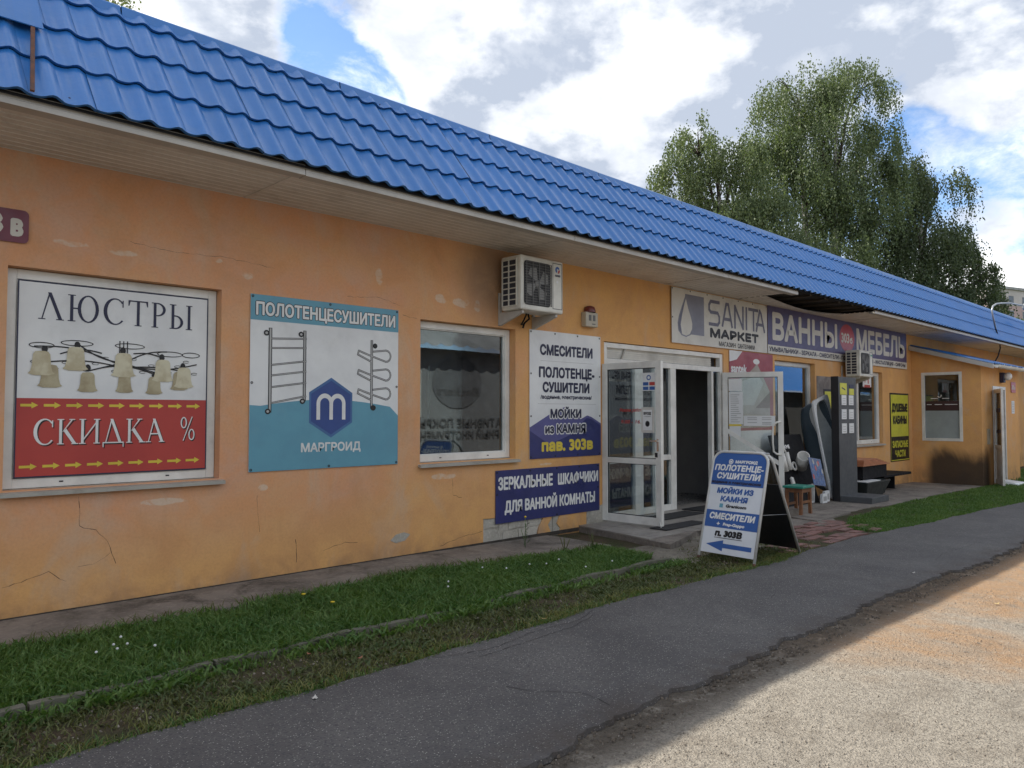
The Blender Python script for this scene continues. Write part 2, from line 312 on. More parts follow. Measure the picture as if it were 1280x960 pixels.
class MB:
    def __init__(s): s.v = []; s.f = []; s.mi = []; s.sm = []; s.mats = []; s.cur = 0; s.smooth = False
    def use(s, m):
        if m not in s.mats: s.mats.append(m)
        s.cur = s.mats.index(m); return s
    def poly(s, pts):
        k = len(s.v); s.v += [tuple(p) for p in pts]; s.f.append(tuple(range(k, k+len(pts)))); s.mi.append(s.cur); s.sm.append(s.smooth); return s
    def faces(s, vs, fs):
        k = len(s.v); s.v += [tuple(p) for p in vs]
        for f in fs: s.f.append(tuple(i+k for i in f)); s.mi.append(s.cur); s.sm.append(s.smooth)
        return s
    def hexa(s, p):   # 8 points: bottom 4 ccw, top 4 ccw
        return s.faces(p, [(3, 2, 1, 0), (4, 5, 6, 7), (0, 1, 5, 4), (1, 2, 6, 5), (2, 3, 7, 6), (3, 0, 4, 7)])
    def box(s, x0, x1, y0, y1, z0, z1):
        return s.hexa([(x0, y0, z0), (x1, y0, z0), (x1, y1, z0), (x0, y1, z0), (x0, y0, z1), (x1, y0, z1), (x1, y1, z1), (x0, y1, z1)])
    def fbox(s, F, a0, a1, b0, b1, c0, c1):
        P = F.p; return s.hexa([P(a0, b0, c1), P(a1, b0, c1), P(a1, b0, c0), P(a0, b0, c0), P(a0, b1, c1), P(a1, b1, c1), P(a1, b1, c0), P(a0, b1, c0)])
    def rect(s, F, a0, a1, b0, b1, c): return s.poly([F.p(a0, b0, c), F.p(a1, b0, c), F.p(a1, b1, c), F.p(a0, b1, c)])
    def fpoly(s, F, pts, c): return s.poly([F.p(a, b, c) for a, b in pts])
    def prism(s, pts, F, c0, c1):
        n = len(pts); vs = [F.p(a, b, c0) for a, b in pts]+[F.p(a, b, c1) for a, b in pts]
        return s.faces(vs, [tuple(reversed(range(n))), tuple(range(n, 2*n))]+[(i, (i+1) % n, n+(i+1) % n, n+i) for i in range(n)])
    def ell(s, F, a, b, ra, rb, c, n=28): return s.poly([F.p(a+ra*math.cos(t*2*math.pi/n), b+rb*math.sin(t*2*math.pi/n), c) for t in range(n)])
    def arc(s, F, a, b, ra, rb, ia, ib, t0, t1, c, n=20, da=0, db=0):
        vs = []
        for i in range(n+1):
            t = R(t0+(t1-t0)*i/n); vs += [F.p(a+ra*math.cos(t), b+rb*math.sin(t), c), F.p(a+da+ia*math.cos(t), b+db+ib*math.sin(t), c)]
        return s.faces(vs, [(2*i, 2*i+2, 2*i+3, 2*i+1) for i in range(n)])
    def line(s, F, pts, w, c):
        for i in range(len(pts)-1):
            a = Vector(pts[i]); b = Vector(pts[i+1]); d = (b-a)
            if d.length < 1e-6: continue
            d.normalize(); nn = Vector((-d.y, d.x))*w/2; e = d*w*.3
            s.fpoly(F, [tuple(a-e-nn), tuple(b+e-nn), tuple(b+e+nn), tuple(a-e+nn)], c+i*2e-5)
        return s
    def tube(s, pts, r, seg=8, caps=True):
        pts = [Vector(p) for p in pts]; rs = r if hasattr(r, '__len__') else [r]*len(pts)
        k = len(s.v); up = None; n = len(pts)
        for i, p in enumerate(pts):
            d = (pts[min(i+1, n-1)]-pts[max(i-1, 0)]).normalized()
            if up is None: up = d.orthogonal().normalized()
            up = (up-d*up.dot(d)); up = up.normalized() if up.length > 1e-6 else d.orthogonal().normalized()
            w = d.cross(up)
            for j in range(seg):
                t = 2*math.pi*j/seg; s.v.append(tuple(p+(up*math.cos(t)+w*math.sin(t))*rs[i]))
        for i in range(n-1):
            for j in range(seg):
                s.f.append((k+i*seg+j, k+i*seg+(j+1) % seg, k+(i+1)*seg+(j+1) % seg, k+(i+1)*seg+j)); s.mi.append(s.cur); s.sm.append(True)
        if caps:
            s.f.append(tuple(k+j for j in reversed(range(seg)))); s.mi.append(s.cur); s.sm.append(False)
            s.f.append(tuple(k+(n-1)*seg+j for j in range(seg))); s.mi.append(s.cur); s.sm.append(False)
        return s
    def lathe(s, o, prof, seg=20, ax=(0, 0, 1)):   # prof list of (r, h)
        ax = Vector(ax).normalized(); a = ax.orthogonal().normalized(); b = ax.cross(a); o = Vector(o); k = len(s.v); n = len(prof)
        for r, h in prof:
            for j in range(seg):
                t = 2*math.pi*j/seg; s.v.append(tuple(o+ax*h+(a*math.cos(t)+b*math.sin(t))*max(r, 1e-4)))
        for i in range(n-1):
            for j in range(seg):
                s.f.append((k+i*seg+j, k+i*seg+(j+1) % seg, k+(i+1)*seg+(j+1) % seg, k+(i+1)*seg+j)); s.mi.append(s.cur); s.sm.append(True)
        return s
    def build(s, name, m=None, parent=None, loc=None, bevel=0, **props):
        me = bpy.data.meshes.new(name); o = bpy.data.objects.new(name, me)
        org = wloc(parent) if parent is not None else Vector(loc) if loc is not None else Vector((0, 0, 0))
        me.from_pydata([tuple(Vector(p)-org) for p in s.v], [], s.f)
        if m is not None: me.materials.append(m)
        else:
            for q in s.mats: me.materials.append(q)
            me.polygons.foreach_set('material_index', s.mi)
        me.polygons.foreach_set('use_smooth', s.sm); me.update()
        COL.objects.link(o)
        if parent is not None: o.parent = parent
        else: o.location = org
        if bevel:
            bv = o.modifiers.new('bevel', 'BEVEL'); bv.width = bevel; bv.segments = 2; bv.limit_method = 'ANGLE'; bv.angle_limit = R(40)
        for a, b in props.items(): o[a] = b
        return o
def wloc(o):
    v = Vector((0, 0, 0))
    while o is not None: v += o.location; o = o.parent
    return v
def thing(name, label, cat, loc, group=None):
    o = bpy.data.objects.new(name, None); COL.objects.link(o); o.location = loc; o.empty_display_size = .2
    o['label'] = label; o['category'] = cat
    if group: o['group'] = group
    return o
def tag(o, label, cat, group=None):
    o['label'] = label; o['category'] = cat
    if group: o['group'] = group
    return o

# ------------------------------------------------------------------ lettering
_tc = {}
def glyphs(s):
    if s in _tc: return _tc[s]
    c = bpy.data.curves.new('t', 'FONT'); c.body = s; c.resolution_u = 3
    o = bpy.data.objects.new('t', c); me = bpy.data.meshes.new_from_object(o)
    vs = [(v.co.x, v.co.y) for v in me.vertices]; fs = [tuple(p.vertices) for p in me.polygons]
    bpy.data.objects.remove(o); bpy.data.curves.remove(c); bpy.data.meshes.remove(me)
    _tc[s] = (vs, fs); return _tc[s]
CAP = max(v[1] for v in glyphs('H')[0])
def txt(mb, F, s, x, y, w, h, bold=0., n=.003, shear=0.):
    """s fitted to width w with capital height h, baseline at y"""
    vs, fs = glyphs(s); x0 = min(v[0] for v in vs); x1 = max(v[0] for v in vs)
    kx = (w-2*bold)/(x1-x0); ky = (h-2*bold)/CAP
    offs = [(0, 0)]
    if bold > 0: offs = [(bold*math.cos(t*math.pi/4), bold*math.sin(t*math.pi/4)) for t in range(8)]+[(0, 0)]
    for i, (ox, oy) in enumerate(offs):
        q = [F.p(x+bold+(a-x0)*kx+ox+shear*(b*ky), y+bold+b*ky+oy, n+i*(.00006 if bold < .02 else .00025)) for a, b in vs]
        mb.faces(q, fs)
    return mb
def serif(mb, F, s, x, y, w, h, n=.003, gap=.16):
    W = dict(zip('ЛЮСТРЫКИДА% ', (.98, 1.3, .92, .88, .68, 1.12, .88, 1.0, 1.02, .98, .95, .35)))
    tot = sum(W[c] for c in s)+gap*(len(s)-1); k = w/tot; cx = x; L = [0]
    def r(a, b, c, d_): L[0] += 1; mb.fpoly(F, [(cx+a*k, y+c*h), (cx+b*k, y+c*h), (cx+b*k, y+d_*h), (cx+a*k, y+d_*h)], n+L[0]*5e-5)
    def q(*pt): L[0] += 1; mb.fpoly(F, [(cx+a*k, y+b*h) for a, b in pt], n+L[0]*5e-5)
    def a(ca, cb, ra, rb, ia, ib, t0, t1, da=0): L[0] += 1; mb.arc(F, cx+ca*k, y+cb*h, ra*k, rb*h, ia*k, ib*h, t0, t1, n+L[0]*5e-5, da=da*k)
    sf = .035
    def stem(x0): r(x0, x0+.13, 0, 1); r(x0-.09, x0+.22, 0, sf); r(x0-.09, x0+.22, 1-sf, 1)
    for c in s:
        if c in 'ЛАД':
            q((.36, 1), (.50, 1), (.94, .02), (.79, .02)); q((.40, .97), (.12, .02), (.17, .02), (.44, .90))
            if c != 'Д': r(0, .28, 0, sf); r(.70, 1.0, 0, sf)
            if c == 'А': r(.24, .72, .33, .38)
            if c == 'Д': r(0, 1.04, .0, .05); r(0, .05, -.16, .05); r(.99, 1.04, -.16, .05)
        elif c == 'Ю': stem(.1); r(.2, .5, .47, .52); a(.84, .5, .44, .52, .30, .47, 0, 360)
        elif c == 'С': a(.5, .5, .49, .52, .36, .47, 42, 318, .03); r(.82, .87, .68, .95)
        elif c == 'Т': stem(.38); r(0, .88, .95, 1); q((0, 1), (0, .78), (.04, .78), (.09, .95)); q((.88, 1), (.88, .78), (.84, .78), (.79, .95))
        elif c == 'Р': stem(.1); a(.28, .73, .38, .27, .25, .22, -90, 90); r(.2, .29, .955, 1); r(.2, .29, .46, .505)
        elif c == 'Ы': stem(.1); a(.28, .28, .38, .28, .25, .23, -90, 90); r(.2, .29, .51, .56); r(.2, .29, 0, .05); stem(.88)
        elif c == 'К': stem(.1); q((.23, .48), (.30, .52), (.72, .97), (.64, .97)); q((.30, .52), (.42, .62), (.90, .02), (.72, .02)); r(.55, .82, 1-sf, 1); r(.66, .98, 0, sf)
        elif c == 'И': stem(.1); stem(.78); q((.2, .12), (.2, .2), (.80, .88), (.80, .80))
        elif c == '%': a(.22, .75, .2, .24, .12, .19, 0, 360); a(.72, .25, .2, .24, .12, .19, 0, 360); q((.16, 0), (.22, 0), (.78, 1), (.72, 1))
        cx += (W[c]+gap)*k
    return mb
def arrow(mb, F, x, y, w, h, n, left=False):
    p = [(0, .3), (.62, .3), (.62, 0), (1, .5), (.62, 1), (.62, .7), (0, .7)]
    if left: p = [(1-a, b) for a, b in reversed(p)]
    mb.fpoly(F, [(x+a*w, y+b*h) for a, b in p], n)
def eyelets(F, pts, parent, sc=.012):
    e = MB()
    for a, b in pts: e.lathe(F.p(a, b, .001), [(sc, 0), (sc, .004), (sc*.55, .005), (sc*.5, .001)], 8, F.n)
    e.build('eyelet', INKK, parent)

# ------------------------------------------------------------------ terrain
def gz(X): return 0. if X < 5 else -.012*(min(X, 45)-5)
def sheet(name, outline_lo, outline_hi, x0, x1, dx, ny, dz, m, thick=0., bumpy=0., **props):
    """ground sheet between two curves y=lo(x) and y=hi(x)"""
    xs = np.arange(x0, x1+dx*.5, dx); vs = []; fs = []
    for xx in xs:
        lo, hi = outline_lo(xx), outline_hi(xx)
        for j in range(ny+1):
            yy = lo+(hi-lo)*j/ny
            vs.append((xx, yy, gz(xx)+dz+(bumpy*(math.sin(xx*3.1+yy*5)+math.sin(xx*7.7-yy*4.1)+random.uniform(-.6, .6)) if 0 < j < ny else 0)))
    n1 = ny+1
    for i in range(len(xs)-1):
        for j in range(ny): fs.append((i*n1+j, (i+1)*n1+j, (i+1)*n1+j+1, i*n1+j+1))
    mb = MB(); mb.smooth = True; mb.faces(vs, fs)
    if thick:
        mb.smooth = False
        for i in range(len(xs)-1):
            a, b = vs[i*n1], vs[(i+1)*n1]; mb.poly([(b[0], b[1], b[2]), (a[0], a[1], a[2]), (a[0], a[1]-.01, a[2]-thick), (b[0], b[1]-.01, b[2]-thick)])
            a, b = vs[i*n1+ny], vs[(i+1)*n1+ny]; mb.poly([(a[0], a[1], a[2]), (b[0], b[1], b[2]), (b[0], b[1]+.01, b[2]-thick), (a[0], a[1]+.01, a[2]-thick)])
    return mb.build(name, m, None, loc=(0, 0, 0), kind='structure', **props)
def wob(x, a=.05, s=0):
    return a*(math.sin(x*1.3+s)+.6*math.sin(x*3.7+s*2)+.4*math.sin(x*9.1+s*3)+.25*math.sin(x*23+s))
# far sheet to the horizon
g = MB(); g.smooth = False
xs = [-900, -60, -12, 0, 5, 15, 25, 35, 45, 100, 900]
ysn = [-900, -60, -20, -9, -3, 8, 30, 100, 900]
vs = [(a, b, gz(a)-.03) for a in xs for b in ysn]
g.faces(vs, [(i*len(ysn)+j, (i+1)*len(ysn)+j, (i+1)*len(ysn)+j+1, i*len(ysn)+j+1) for i in range(len(xs)-1) for j in range(len(ysn)-1)])
g.build('ground', GROUND, None, loc=(0, 0, 0), kind='structure')
sheet('yard_surface', lambda x: -9.4, lambda x: -4.2, -8, 34, .12, 30, -.012, GROUND, bumpy=.0025)
def edgeL(x): return (-2.87 if x < 8 else -2.87+.07*min(1, (x-8)/.7) if x < 10.7 else -2.8-.05*(x-10.7))+wob(x, .022, 1)
def edgeR(x): return -4.33-.05*math.sin(x*.8)+wob(x, .035, 4)+random.uniform(-.02, .02)
sheet('verge_soil', lambda x: -3.3-.04*max(0, x-8), lambda x: .02, -10, 42, .25, 14, -.004, SOIL, bumpy=.004)
sheet('asphalt_path', edgeR, edgeL, -8, 42, .045, 6, .014, ASPH, thick=.024)
def apronE(x): return -.80+wob(x, .022, 2)-(0 if x < 5.2 else .22*min(1, (x-5.2)/1.0))
sheet('concrete_apron', apronE, lambda x: .0, -8, 7.35, .15, 4, .018, APRON, thick=.04, bumpy=.002)
# bare concrete in front of the shop displays, right of the entrance
def frontE(x): return -1.55+wob(x, .05, 3)-(.55*max(0, 1-abs(x-11.3)/.9))
sheet('shopfront_concrete', frontE, lambda x: 0., 9.2, 21.0, .15, 6, .010, APRON, thick=.03, bumpy=.003)
def midE(x): return -2.30+wob(x, .09, 5)
sheet('broken_concrete', midE, lambda x: -1.3, 7.0, 9.5, .1, 6, .006, concrete_mat('broken_concrete_surface', (.15, .13, .105), (.24, .22, .18), .5, .8), thick=.02, bumpy=.006)

# cracks in the path
def ground_crack(pts, w=.008):
    P = []
    for i in range(len(pts)-1):
        a = Vector(pts[i]); b = Vector(pts[i+1]); n = max(2, int((b-a).length/.05))
        for k in range(n): q = a.lerp(b, k/n); P.append((q.x+random.uniform(-.012, .012), q.y+random.uniform(-.012, .012)))
    P.append(pts[-1]); mb = MB()
    for i in range(len(P)-1):
        a = Vector(P[i]); b = Vector(P[i+1]); d_ = (b-a).normalized(); nn = Vector((-d_.y, d_.x))*w*random.uniform(.3, 1)
        mb.poly([(a.x-nn.x, a.y-nn.y, gz(a.x)+.0165), (b.x-nn.x, b.y-nn.y, gz(b.x)+.0165), (b.x+nn.x, b.y+nn.y, gz(b.x)+.0165), (a.x+nn.x, a.y+nn.y, gz(a.x)+.0165)])
    return mb
CRK = mat('crack_dark', (.03, .027, .025), .95)
ck = MB()
for pts in ([(3.1, -2.95), (3.5, -3.05), (3.9, -2.98), (4.4, -3.0), (4.7, -2.9)], [(3.3, -3.12), (3.8, -3.1), (4.3, -3.08), (4.6, -2.98)],
            [(3.05, -3.6), (3.1, -3.75), (3.3, -4.0), (3.25, -4.2)], [(5.9, -3.6), (6.1, -3.65), (6.3, -3.6)], [(9.2, -4.02), (9.6, -3.95), (11.0, -4.0)]):
    c = ground_crack(pts, .003); ck.faces(c.v, c.f)
ck.build('path_cracks', CRK, None, loc=(0, 0, 0), kind='structure')

# kerb stones between grass and verge
for i in range(9):
    x0 = -.9+i*.98; x1 = x0+.96
    if x0 > 6.6: break
    m_ = MB(); n = 8; prof = []
    yk = lambda x: -2.12+wob(x, .004, 6)
    for k in range(n):
        a = x0+(x1-x0)*k/n; b = x0+(x1-x0)*(k+1)/n; za = .04+.008*math.sin(a*7)-.03*max(0, 1-abs(a-3.9)/.5); zb = .04+.008*math.sin(b*7)-.03*max(0, 1-abs(b-3.9)/.5)
        m_.hexa([(a, yk(a)-.035, -.05), (b, yk(b)-.035, -.05), (b, yk(b)+.035, -.05), (a, yk(a)+.035, -.05), (a, yk(a)-.03, za), (b, yk(b)-.03, zb), (b, yk(b)+.03, zb), (a, yk(a)+.03, za)])
    if i == 0: kerb = bpy.data.objects.new('kerb', None); COL.objects.link(kerb); kerb['kind'] = 'structure'
    m_.build('kerb_stone', KERB, kerb)

# broken red pavers beside the board
pav = bpy.data.objects.new('paved_strip', None); COL.objects.link(pav); pav['kind'] = 'structure'; pav.location = (8.6, -2.7, gz(9))
pb = MB(); pb.poly([(8.3, -2.82, gz(8.3)+.004), (11.3, -2.8, gz(11.3)+.004), (11.7, -1.7, gz(11.7)+.004), (9.2, -1.7, gz(9.2)+.004)]); pb.build('paving_bed', SOIL, pav)
for r_ in range(7):
    yy = -2.74+r_*.145
    for c_ in range(10):
        xx = 8.35+r_*.13+c_*.29+(.12 if r_ % 2 else 0)
        if xx > 11.2+r_*.05 or random.random() < .22: continue
        tz = random.uniform(-.008, .012); a = random.uniform(-.05, .05); dx, dy = .27, random.uniform(.10, .13)
        ca, sa = math.cos(a), math.sin(a); tl = random.uniform(-.012, .012); m_ = MB(); q = []
        for zb in (-.05, .018):
            for (u_, v_) in ((0, 0), (dx, 0), (dx, dy), (0, dy)):
                X_ = xx+u_*ca-v_*sa+random.uniform(-.008, .008); q.append((X_, yy+u_*sa+v_*ca+random.uniform(-.006, .006), gz(X_)+zb+tz+tl*(u_/dx-.5)))
        m_.hexa(q); m_.build('brick_paver', PAVER, pav)
m_ = MB(); m_.hexa([(11.35, -1.75, -.1), (12.95, -1.62, -.12), (13.0, -1.22, -.12), (11.5, -1.28, -.1), (11.35, -1.75, -.045), (12.95, -1.62, -.065), (13.0, -1.22, -.065), (11.5, -1.28, -.045)])
m_.build('concrete_slab', APRON, None, loc=(11.4, -1.6, -.08), bevel=.01, kind='structure')

# ------------------------------------------------------------------ tiled porch
porch = bpy.data.objects.new('porch_floor', None); COL.objects.link(porch); porch['kind'] = 'structure'; porch.location = (7.6, -1.7, 0)
PP = [(7.95, .02), (7.60, -1.68), (8.85, -1.30), (11.9, -1.22), (12.0, .02)]
def clip(poly, clipper):
    out = poly
    n = len(clipper)
    for i in range(n):
        a, b = clipper[i], clipper[(i+1) % n]; inp = out; out = []
        if not inp: return []
        side = lambda p: (b[0]-a[0])*(p[1]-a[1])-(b[1]-a[1])*(p[0]-a[0])
        for j in range(len(inp)):
            p_, q_ = inp[j], inp[(j+1) % len(inp)]; sp, sq = side(p_), side(q_)
            if sp >= 0: out.append(p_)
            if (sp >= 0) != (sq >= 0): t_ = sp/(sp-sq); out.append((p_[0]+(q_[0]-p_[0])*t_, p_[1]+(q_[1]-p_[1])*t_))
    return out
FG = Fr((0, 0, 0), (1, 0, 0), (0, 1, 0), (0, 0, 1))
PPc = list(PP)  # counter-clockwise
m_ = MB(); m_.prism(PPc, FG, -.12, .036); m_.build('concrete_base', APRON, porch)
CV1 = [(7.95, .02), (7.60, -1.68), (8.85, -1.33), (12.0, -1.33), (12.0, .02)]
for i in range(14):
    for j in range(6):
        x0, y0 = 7.5+i*.335, -1.75+j*.335
        q = clip([(x0, y0), (x0+.329, y0), (x0+.329, y0+.329), (x0, y0+.329)], CV1)
        if i >= 5: q = clip(q, [(8.8, -1.30), (12, -1.215), (12, .02), (8.8, .02)]) if q else q
        if len(q) < 3: continue
        m_ = MB(); dz = random.uniform(-.0015, .002); m_.prism(q, FG, .03, .050+dz); m_.build('floor_tile', TILEM, porch)
def mat_obj(x0, x1, y0, y1, z, lab, rot=0):
    m_ = MB(); cx, cy = (x0+x1)/2, (y0+y1)/2; q = []
    for zb in (z, z+.012):
        for a, b in ((x0, y0), (x1, y0), (x1, y1), (x0, y1)):
            dx, dy = a-cx, b-cy; q.append((cx+dx*math.cos(rot)-dy*math.sin(rot), cy+dx*math.sin(rot)+dy*math.cos(rot), zb))
    m_.hexa(q); return tag(m_.build('door_mat', BLKR, None, loc=(cx, cy, z)), lab, 'door mat')
mat_obj(8.35, 9.35, -1.12, -.86, .054, 'black rubber mat just outside the open left glazed door, on the tiled porch')
mat_obj(8.7, 10.2, -.55, -.2, .054, 'black rubber mat inside the swing of the left door')
mat_obj(10.35, 11.5, -.75, -.05, .054, 'black rubber mat right in front of the dark doorway')

# ------------------------------------------------------------------ THE BUILDING
B = thing('shop_building', 'long single-storey shop building of faded orange plaster under a blue metal tile roof', 'building', (0, 0, 0))
OPEN = [(1.34, 2.99, .97, 2.67), (5.25, 6.74, 1.0, 2.60), (8.5, 11.75, .05, 2.57), (13.6, 15.33, .35, 2.56), (17.0, 19.0, .85, 2.52), (24.7, 25.9, .9, 2.2), (6.2, 7.93, -.25, .30)]
def wall_mesh(x0, x1, z0, z1, ops, depth=.18, y=0.):
    mb = MB(); X = sorted({x0, x1, *[o[0] for o in ops], *[o[1] for o in ops], *[x0+i*2.0 for i in range(int((x1-x0)/2))]}); Z = sorted({z0, z1, *[o[2] for o in ops], *[o[3] for o in ops]})
    for i in range(len(X)-1):
        for j in range(len(Z)-1):
            cx, cz = (X[i]+X[i+1])/2, (Z[j]+Z[j+1])/2
            if any(o[0] < cx < o[1] and o[2] < cz < o[3] for o in ops): continue
            mb.poly([(X[i], y, Z[j]), (X[i+1], y, Z[j]), (X[i+1], y, Z[j+1]), (X[i], y, Z[j+1])])
    for a, b, c, e in ops:
        dd = .018 if e < .5 else depth
        mb.poly([(a, y, c), (a, y, e), (a, y+dd, e), (a, y+dd, c)]); mb.poly([(b, y, e), (b, y, c), (b, y+dd, c), (b, y+dd, e)])
        mb.poly([(a, y, e), (b, y, e), (b, y+dd, e), (a, y+dd, e)]); mb.poly([(a, y+dd, c), (b, y+dd, c), (b, y, c), (a, y, c)])
    return mb
w = wall_mesh(-14, 60, -.55, 3.56, OPEN)
w.box(-14, -13.8, .002, 6, -.55, 4.2); w.box(59.8, 60, .002, 6, -.55, 4.2); w.box(-13.8, 59.8, 5.8, 6, -.55, 4.2)
w.build('front_wall', PLASTER, B)
# inner skins of the front wall (keeps daylight out)
w = MB(); w.use(INT)
X = [-13.8, 1.34, 2.99, 5.25, 6.74, 8.5, 11.75, 13.6, 15.33, 17.0, 19.0, 24.7, 25.9, 59.8]
for i in range(0, len(X)-1, 2): w.box(X[i], X[i+1], .19, .30, -.4, 3.3)
for a, b, c, e in OPEN[:-1]:
    if c > .1: w.box(a, b, .19, .30, -.4, c)
    w.box(a, b, .19, .30, e, 3.3)
w.box(-13.8, 59.8, 5.6, 5.75, -.4, 3.3); w.box(-13.8, 59.8, .3, 5.6, 3.3, 3.4)
for xx in (3.9, 7.6, 12.6, 16.2, 22.5): w.box(xx, xx+.1, .3, 5.6, .05, 3.3)
w.box(9.9, 10.0, 1.1, 2.2, .05, 3.3); w.box(10.95, 11.05, 1.6, 3.6, .05, 3.3)
w.build('interior_wall', INT, B)
w = MB(); w.box(-13.8, 59.8, .0, 5.6, -.3, .05) ; w2 = MB(); w2.box(8.5, 11.75, .0, .3, -.1, .054)
w = MB(); w.box(-13.8, 59.8, .19, 5.6, -.3, .046); w.build('interior_floor', INTF, B); w2.build('threshold', TILEM, B)
w = MB(); w.box(-14, 60, -.05, 6.05, 4.2, 4.3); w.build('flat_roof', SLATE, B)

# exposed masonry in the peeled patch, with the plaster remnants
m_ = MB(); m_.poly([(6.2, .018, -.25), (7.93, .018, -.25), (7.93, .018, .30), (6.2, .018, .30)]); m_.build('mortar_bed', RUBBLE, B)
FW = Fr((0, 0, 0))
blocks = [(6.21, 6.43, .16, .29), (6.21, 6.50, -.03, .15), (6.45, 6.62, .13, .295), (6.52, 6.78, -.03, .12), (6.64, 6.95, .14, .295), (6.80, 7.10, -.04, .13), (6.97, 7.2, .14, .295), (7.45, 7.62, -.04, .29)]
for a, b, c, e in blocks:
    j = lambda: random.uniform(-.016, .016)
    pts = []
    for (u_, v_) in ((a, c), (b, c), (b, e), (a, e)): pts.append((u_+j(), v_+j()))
    q = []
    for i in range(4):
        p0, p1 = pts[i], pts[(i+1) % 4]; q.append(p0); q.append(((p0[0]+p1[0])/2+j(), (p0[1]+p1[1])/2+j()))
    m_ = MB(); m_.prism(q, Fr((0, .018, 0)), -.005, random.uniform(.004, .014)); m_.build('masonry_block', RUBBLE, B)
for pts in ([(7.12, -.06), (7.34, -.06), (7.38, .03), (7.33, .12), (7.40, .2), (7.36, .302), (7.2, .302), (7.24, .2), (7.16, .1)], [(7.52, -.06), (7.935, -.06), (7.935, .302), (7.50, .302), (7.56, .22), (7.5, .12), (7.57, .05)], [(6.195, .302), (6.6, .302), (6.5, .292), (6.3, .296)]):
    m_ = MB(); m_.prism(pts, Fr((0, .016, 0)), 0, .0175); m_.build('plaster_remnant', PLASTER, B)
m_ = MB(); m_.prism([(8.10, .05), (8.49, .05), (8.49, .30), (8.35, .27), (8.3, .22), (8.17, .25), (8.10, .24)], FW, -.001, .006); m_.build('bare_patch', RUBBLE, B)
# cracks in the plaster
cr = MB()
def wcrack(pts, w_=.003):
    P = []
    for i in range(len(pts)-1):
        a = Vector(pts[i]); b = Vector(pts[i+1]); n = max(2, int((b-a).length/.04))
        for k in range(n): q = a.lerp(b, k/n); P.append((q.x+random.uniform(-.007, .007), q.y+random.uniform(-.007, .007)))
    P.append(pts[-1])
    for i in range(len(P)-1):
        a = Vector(P[i]); b = Vector(P[i+1]); d_ = (b-a).normalized(); nn = Vector((-d_.y, d_.x))*w_*random.uniform(.25, 1)
        cr.poly([(a.x-nn.x, -.0012, a.y-nn.y), (b.x-nn.x, -.0012, b.y-nn.y), (b.x+nn.x, -.0012, b.y+nn.y), (a.x+nn.x, -.0012, a.y+nn.y)])
wcrack([(1.86, .90), (1.86, .66), (1.98, .62), (2.08, .52), (2.1, .42), (2.14, .33)], .002); wcrack([(2.1, .42), (1.98, .35), (1.86, .34)], .0015)
wcrack([(1.35, .26), (1.55, .30), (1.66, .33), (1.78, .24)], .002); wcrack([(3.75, .34), (3.76, .12)]); wcrack([(5.0, 2.62), (5.1, 2.6), (5.2, 2.6)], .002)
wcrack([(5.72, .80), (5.73, .62), (5.86, .58)], .002); wcrack([(5.55, .06), (5.8, .12), (6.18, .16)], .0025); wcrack([(4.3, 2.75), (4.7, 2.78), (5.0, 2.72)], .0015)
wcrack([(2.2, 2.98), (2.6, 2.95), (3.0, 2.97), (3.5, 2.93)], .0015); wcrack([(4.05, .2), (4.3, .25), (4.45, .23)], .002); wcrack([(3.35, .8), (3.38, .45)], .0012)
cr.build('plaster_crack', CRK, B)
m_ = MB(); m_.prism([(4.86, .20), (4.93, .165), (5.05, .18), (5.12, .24), (5.04, .27), (4.93, .255)], FW, -.001, .004); m_.build('bare_patch', RUBBLE, B)

m_ = MB(); m_.box(-14, 7.93, -.012, -.001, -.02, .026); m_.build('wall_base_joint', mat('joint_dark', (.035, .03, .025), .95, c2=(.06, .05, .04), sc=6), B)
# ---- roof
TH = R(54); RS = Vector((0, math.cos(TH), math.sin(TH))); RN = Vector((0, -math.sin(TH), math.cos(TH))); RE = Vector((0, -1.13, 3.575))
ROW = .432; PITCH = .2
def rp(x, L, off=0.): return RE+Vector((x, 0, 0))+RS*L+RN*off
def tile_geo(length):
    N = 9; vs = []; A = .034
    for i in range(N+1):
        s_ = i/N; c_ = max(0., math.cos((s_-.66)*math.pi/.34)) if abs(s_-.66) < .34*.5 else 0
        h_ = A*(.5+.5*math.cos(2*math.pi*(s_-.7)))**1.7
        vs.append(Vector((s_*PITCH, 0, 0))+RN*(h_+.030)); vs.append(Vector((s_*PITCH, 0, 0))+RS*length+RN*(h_+.004))
    for i in range(N+1): vs.append(vs[2*i]-RN*.026+RS*.012)
    fs = [(2*i, 2*i+2, 2*i+3, 2*i+1) for i in range(N)]; f2 = [(2*(N+1)+i, 2*(N+1)+i+1, 2*i+2, 2*i) for i in range(N)]
    return vs, fs, f2
def tile_mesh(length):
    vs, fs, f2 = tile_geo(length); k = len(vs); me = bpy.data.meshes.new('roof_tile')
    v2 = vs+[vs[2*i] for i in range(10)]
    f3 = [(a, b, k+(c//2), k+(d_//2)) for a, b, c, d_ in f2]
    me.from_pydata([tuple(v) for v in v2], [], fs+f3)
    me.polygons.foreach_set('use_smooth', [True]*(len(fs)+len(f3))); me.materials.append(BLUE); me.update(); return me
LENS = [ROW+.004, ROW+.004, ROW+.004, .15]
tm = [tile_mesh(l) for l in LENS]
for row in range(4):
    for c_ in range(75):
        o = bpy.data.objects.new('roof_tile', tm[row]); COL.objects.link(o); o.parent = B; sh_ = (c_+2)//6
        o.location = rp(.8+c_*PITCH+.0015*math.sin(sh_*5+row), row*ROW+.004*math.sin(sh_*2.3), .0035*((sh_*7) % 3)+.0015*math.sin(c_*3.7+row*2))
st = MB(); st.smooth = True
